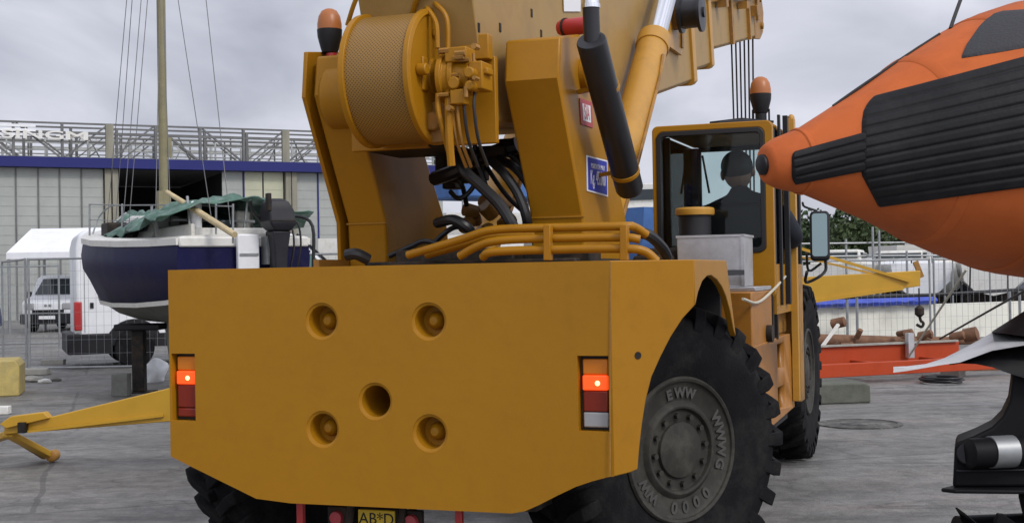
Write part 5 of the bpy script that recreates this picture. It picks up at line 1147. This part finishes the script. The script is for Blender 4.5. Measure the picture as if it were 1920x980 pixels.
# ropes
def rope(pts, r, m, label):
    c = Vector(pts[0]); o = MB().tube([Vector(p)-c for p in pts], r, 6).build('rope', m, smooth=60); o.location = c; tag(o, label, 'rope')
rope([W(1704, 668, 17.2), W(1812, 505, 13.5)], .014, m_rope, 'pale taut strap rising from the red trailer towards the orange boat')
rope([W(1762, 635, 18), W(1850, 585, 15), W(1930, 540, 12)], .013, m_drope, 'dark taut rope slanting up over the low white wall')
# boats, cabins and posts farther off
m_slate = mat('slate_blue_gelcoat', (.09, .10, .14), .45, var=.4, scale=3, spec=.25, dirt=(.3, .3, .3), dirt_amt=.7, dirt_scale=3)
def small_boat(label, x, y, yaw, l, b, z0, hgt, mh, cabin=None, canopy=None, group='boats stored in the far yard'):
    t = thing('motor_boat', label, 'boat', (x, y, 0), yaw, group)
    rings = []
    for u, k, e_ in ((0, .82, 0), (.25, .97, 0), (.5, 1, .02), (.75, .78, .08), (.92, .36, .16), (1, .04, .22)):
        hb = b/2*k; zt_ = z0+hgt*(1+e_); rings.append([Vector((-hb, u*l, zt_)), Vector((-hb*.9, u*l, z0+hgt*.45)), Vector((-hb*.55, u*l, z0+hgt*.12)), Vector((0, u*l, z0+hgt*(0 if u < .7 else (u-.7)*2))), Vector((hb*.55, u*l, z0+hgt*.12)), Vector((hb*.9, u*l, z0+hgt*.45)), Vector((hb, u*l, zt_))])
    MB().loft(rings).build('hull', mh, t, smooth=50)
    if cabin:
        zc = z0+hgt; MB().loft([[Vector((s_*b*.36*w_k, y_, z)) for s_, z in ((-1, zc), (-.9, zc+cabin), (.9, zc+cabin), (1, zc))] for y_, w_k in ((l*.2, 1), (l*.55, 1))]).build('cabin', m_gel, t, bevel=.05)
        MB().box(-b*.37, b*.37, l*.24, l*.52, zc+cabin*.45, zc+cabin*.8).box(-b*.3, b*.3, l*.19, l*.57, zc+cabin*.45, zc+cabin*.8).build('window', m_glassdark, t)
    if canopy:
        zc = z0+hgt; MB().box(-b*.45, b*.45, l*.05, l*.6, zc+canopy*.5, zc+canopy).build('canopy', m_bcan, t, bevel=.05)
        for s_ in (-1, 1):
            for y_ in (.08, .57): MB().cyl((s_*b*.4, l*y_, zc-.05), (s_*b*.4, l*y_, zc+canopy*.5), .03, n=6).build('canopy_pole', m_steel, t)
    for y_ in (.2, .6): MB().box(-b*.4, b*.4, l*y_, l*y_+.25, 0, z0+hgt*.1).build('cradle', m_dark, t)
    return t
def bpos(px, Z): return W(px, 500, Z).x
small_boat('cream hulled boat under grey covers left of the crane tower, above the van bonnet', bpos(585, 34), 34, R(70), 6, 2.2, 1.1, 1.5, m_gel, cabin=.55)
small_boat('white boat with blue canopy seen between the two crane towers', bpos(810, 44), 44, R(60), 8, 2.8, 2.3, 1.4, m_gel, canopy=1.1)
small_boat('blue covered boat showing in the gap under the black muffler', bpos(1168, 48), 48, R(45), 7, 2.6, 1.7, 2.3, m_bcan)
small_boat('tall white yacht hull rising beside the left edge of the cab', bpos(1200, 66), 66, R(15), 9, 3.2, 1.5, 3.2, m_gel, cabin=1.6)
small_boat('white motor yacht with dark window band right of the trees', bpos(1655, 58), 58, R(75), 9, 3.0, 1.6, 1.0, m_gel, cabin=1.0)
random.seed(21)
for k, (px, Z, mh, lb_) in enumerate(((1610, 40, m_gel, 'white boat hull straight above the yellow jib boom'), (1695, 41, m_white, 'white covered boat behind the tip of the yellow jib'), (1765, 40, m_gel, 'white boat right of the jib hook'), (1822, 41, m_slate, 'slate blue boat under the orange tube, above the pale strap'), (1900, 40, m_slate, 'slate blue boat at the right edge of the photo'), (1560, 37, m_gel, 'white boat hull just right of the mirror arm'), (1728, 37, m_white, 'white boat bow directly behind the jib tip'), (1862, 36, m_gel, 'pale boat between the two slate blue boats'))):
    small_boat(lb_, bpos(px, Z), Z, R(random.choice((35, 20, -25, 12))), 5.2, 2.1, .75, .95, mh, cabin=.45 if k in (1, 3, 5) else None)
sc0 = W(1570, 520, 44)
for k, (p0, p1, yt, m_, lb_) in enumerate(((1592, 1660, 481, m_white, 'white site cabin with a dark door behind the jib boom'), (1668, 1738, 484, m_white, 'white site cabin next to the jib tip'))):
    a, b_ = W(p0, yt, 46), W(p1, yt, 46); t = thing('site_cabin', lb_, 'cabin', (a.x, 46, 0))
    MB().box(0, b_.x-a.x, 0, 3, .2, a.z).build('body', m_, t); MB().box(-.05, b_.x-a.x+.05, -.05, 3.05, a.z, a.z+.08).build('roof', m_steel, t)
    MB().box(.3, .6, -.02, 0, .3, a.z-.2).build('door', m_glassdark, t); MB().box(.8, 1.15, -.02, 0, a.z-.5, a.z-.12).build('window', m_glassdark, t)
# scaffold rail with posts
scf = thing('pipe_railing', 'grey pipe railing with two tiers below the far trees', 'railing', (0, 0, 0))
for y0, y1 in ((457, 452), (481, 477)): MB().tube([W(1490, y0, 36), W(1900, y1, 38)], .026, 8).build('rail', m_steel, scf)
for px, yt in ((1500, 450), (1586, 448), (1636, 425), (1648, 432), (1700, 470), (1770, 470)):
    a = W(px, yt, 36.5); MB().cyl(a, (a.x, a.y, 0), .034, n=8).build('post', m_steel, scf)
for k, (px, yt, Z, lb_) in enumerate(((1747, 470, 38, 'thin grey mast just right of the jib hook'), (1800, 460, 38.5, 'thin grey mast under the middle of the orange tube'), (1842, 470, 39, 'thin grey mast right of the pale strap'), (1878, 465, 38, 'thin grey mast near the end of the dark rope'))):
    a = W(px, yt, Z); o = MB().cyl((0, 0, 0), (0, 0, a.z+.6), .03, .02, 8).build('mast_pole', m_steel); o.location = (a.x, Z, 0); tag(o, lb_, 'mast', 'bare masts under the orange boat')
random.seed(33)
for k, (px, Z, lb_) in enumerate(((1600, 39.5, 'short grey stick mast left of the twin posts'), (1625, 39.4, 'short dark stick mast touching the twin posts'), (1672, 39.6, 'short grey stick mast under the motor yacht bow'), (1712, 39.3, 'short dark stick mast just left of the jib tip'), (1785, 35.6, 'dark stick mast right of the white boat by the hook'), (1815, 35.4, 'grey stick mast crossing the pale strap'), (1856, 35.2, 'dark stick mast on the pale boat'), (1888, 35.5, 'grey stick mast nearest the right edge'))):
    zt_ = W(px, 478+random.uniform(-6, 10), Z).z; o = MB().cyl((0, 0, 0), (random.uniform(-.08, .08), 0, zt_), .03, .02, 6).build('mast_pole', m_black if k % 2 else m_steel); o.location = (W(px, 500, Z).x, Z, 0); tag(o, lb_, 'mast', 'bare masts under the orange boat')
# white marquee on the left
mq = W(12, 475, 40); mqr = W(150, 475, 40); mt_ = thing('marquee', 'white pitched marquee roof behind the fence at far left', 'marquee', (mq.x, 40, 0))
lw_ = mqr.x-mq.x+1.0; ze, zr = mq.z, W(20, 431, 41.5).z
MB().slab([(0, 0, ze), (lw_, 0, ze), (lw_, 1.6, zr), (.18, 1.6, zr)], (0, .02, .03)).slab([(.18, 1.62, zr), (lw_, 1.62, zr), (lw_, 3.2, ze), (0, 3.2, ze)], (0, .02, .03)).build('roof', m_white, mt_)
MB().box(0, lw_, -.02, .0, ze-.18, ze+.02).build('valance', m_white, mt_)
for x in (.05, lw_-.1):
    for y in (.05, 3.1): MB().cyl((x, y, 0), (x, y, ze), .05, n=8).build('pole', m_steel, mt_)
# trees
def tree(label, px, Z, hgt, rad, m_, seed):
    random.seed(seed); x = W(px, 500, Z).x; t = thing('broadleaf_tree', label, 'tree', (x, Z, 0), 0, 'trees on the far shore')
    tr_ = MB().tube([(0, 0, 0), (.1, 0, hgt*.3), (0, .1, hgt*.55)], [.28, .2, .12], 8)
    for k in range(5): a = k*1.3; tr_.tube([(0, 0, hgt*.4), (rad*.5*math.cos(a), rad*.5*math.sin(a), hgt*.62)], [.12, .04], 6)
    tr_.build('trunk', m_bark, t)
    c = MB(); blobs = [(Vector((random.uniform(-.6, .6)*rad, random.uniform(-.6, .6)*rad, hgt*random.uniform(.38, .86))), rad*random.uniform(.35, .6)) for _ in range(13)]
    for bc_, br_ in blobs:
        for _ in range(190):
            v = Vector((random.gauss(0, 1), random.gauss(0, 1), random.gauss(0, .8))).normalized()*br_*random.uniform(.55, 1.06)+bc_
            n = Vector((random.gauss(0, 1), random.gauss(0, 1), random.gauss(.5, 1))).normalized(); u = n.orthogonal().normalized(); w2_ = n.cross(u); s_ = random.uniform(.12, .3)
            c.add([v+u*s_, v+w2_*s_*.7, v-u*s_, v-w2_*s_*.7], [(0, 1, 2, 3)])
    c.build('crown', m_, t)
for k, (px, h_, r_, m_, lb_) in enumerate(((1478, 6.0, 3.2, m_leaf, 'dark green tree partly hidden by the door post'), (1520, 6.4, 3.0, m_leaf, 'dark green tree left of the wing mirror'), (1572, 7.4, 3.4, m_leaf, 'tallest dark green tree, directly behind the mirror'), (1618, 6.2, 3.0, m_leaf2, 'paler green tree right of the mirror'), (1665, 5.0, 2.8, m_leaf, 'low dark tree behind the white motor yacht'), (1545, 5.6, 3.0, m_leaf2, 'pale green tree between the two darkest trees'))): tree(lb_, px, 105+k % 3*5, h_, r_, m_, 40+k)
hb = MB(); hp_ = []
for i in range(40):
    x = -60+i*6; hp_.append([Vector((x, 230, -1)), Vector((x, 232, 7+2.0*mnoise.noise(Vector((i*.3, 0, 0))))), Vector((x, 260, 8)), Vector((x, 300, -1))])
tag(MB().loft(hp_).build('hills', mat('far_hills', (.045, .06, .035), .9, var=.4, scale=.15)), None, None, kind='structure')
# small things on the ground
m_mh = mat('worn_iron', (.06, .058, .052), .7, var=.6, scale=7, bump=.6, bscale=20, dirt=(.25, .24, .21), dirt_amt=.8, dirt_scale=6)
o = MB().lathe([(.42, 0), (.42, .012), (.37, .018), (.36, .008), (.20, .010), (.19, .018), (.001, .018)], (0, 0, 0), (0, 0, 1), 32).build('manhole_cover', m_mh); o.location = G(1612, 795); tag(o, 'round worn manhole cover set in the yard right of the crane', 'manhole cover')
o = MB().prism([(-1.2, 0), (.42, 0), (.42, .20), (.36, .24), (-1.2, .24)], 'xz', 0, .5).build('kerb_block', m_moss, bevel=.02); o.location = G(1570, 757); o.rotation_euler = (0, 0, R(10)); tag(o, 'mossy concrete block on the ground below the red trailer', 'concrete block')
cc = MB(); pts = []
for k in range(60): a = k*.42; pts.append((.26*math.cos(a)*(1+.12*math.sin(k*.7)), .32*math.sin(a)*(1+.1*math.cos(k)), .02+.0012*k))
cc.tube(pts, .014, 6); o = cc.build('cable_coil', m_hose, smooth=60); o.location = G(1765, 718); tag(o, 'coil of black cable lying in front of the red trailer', 'cable')
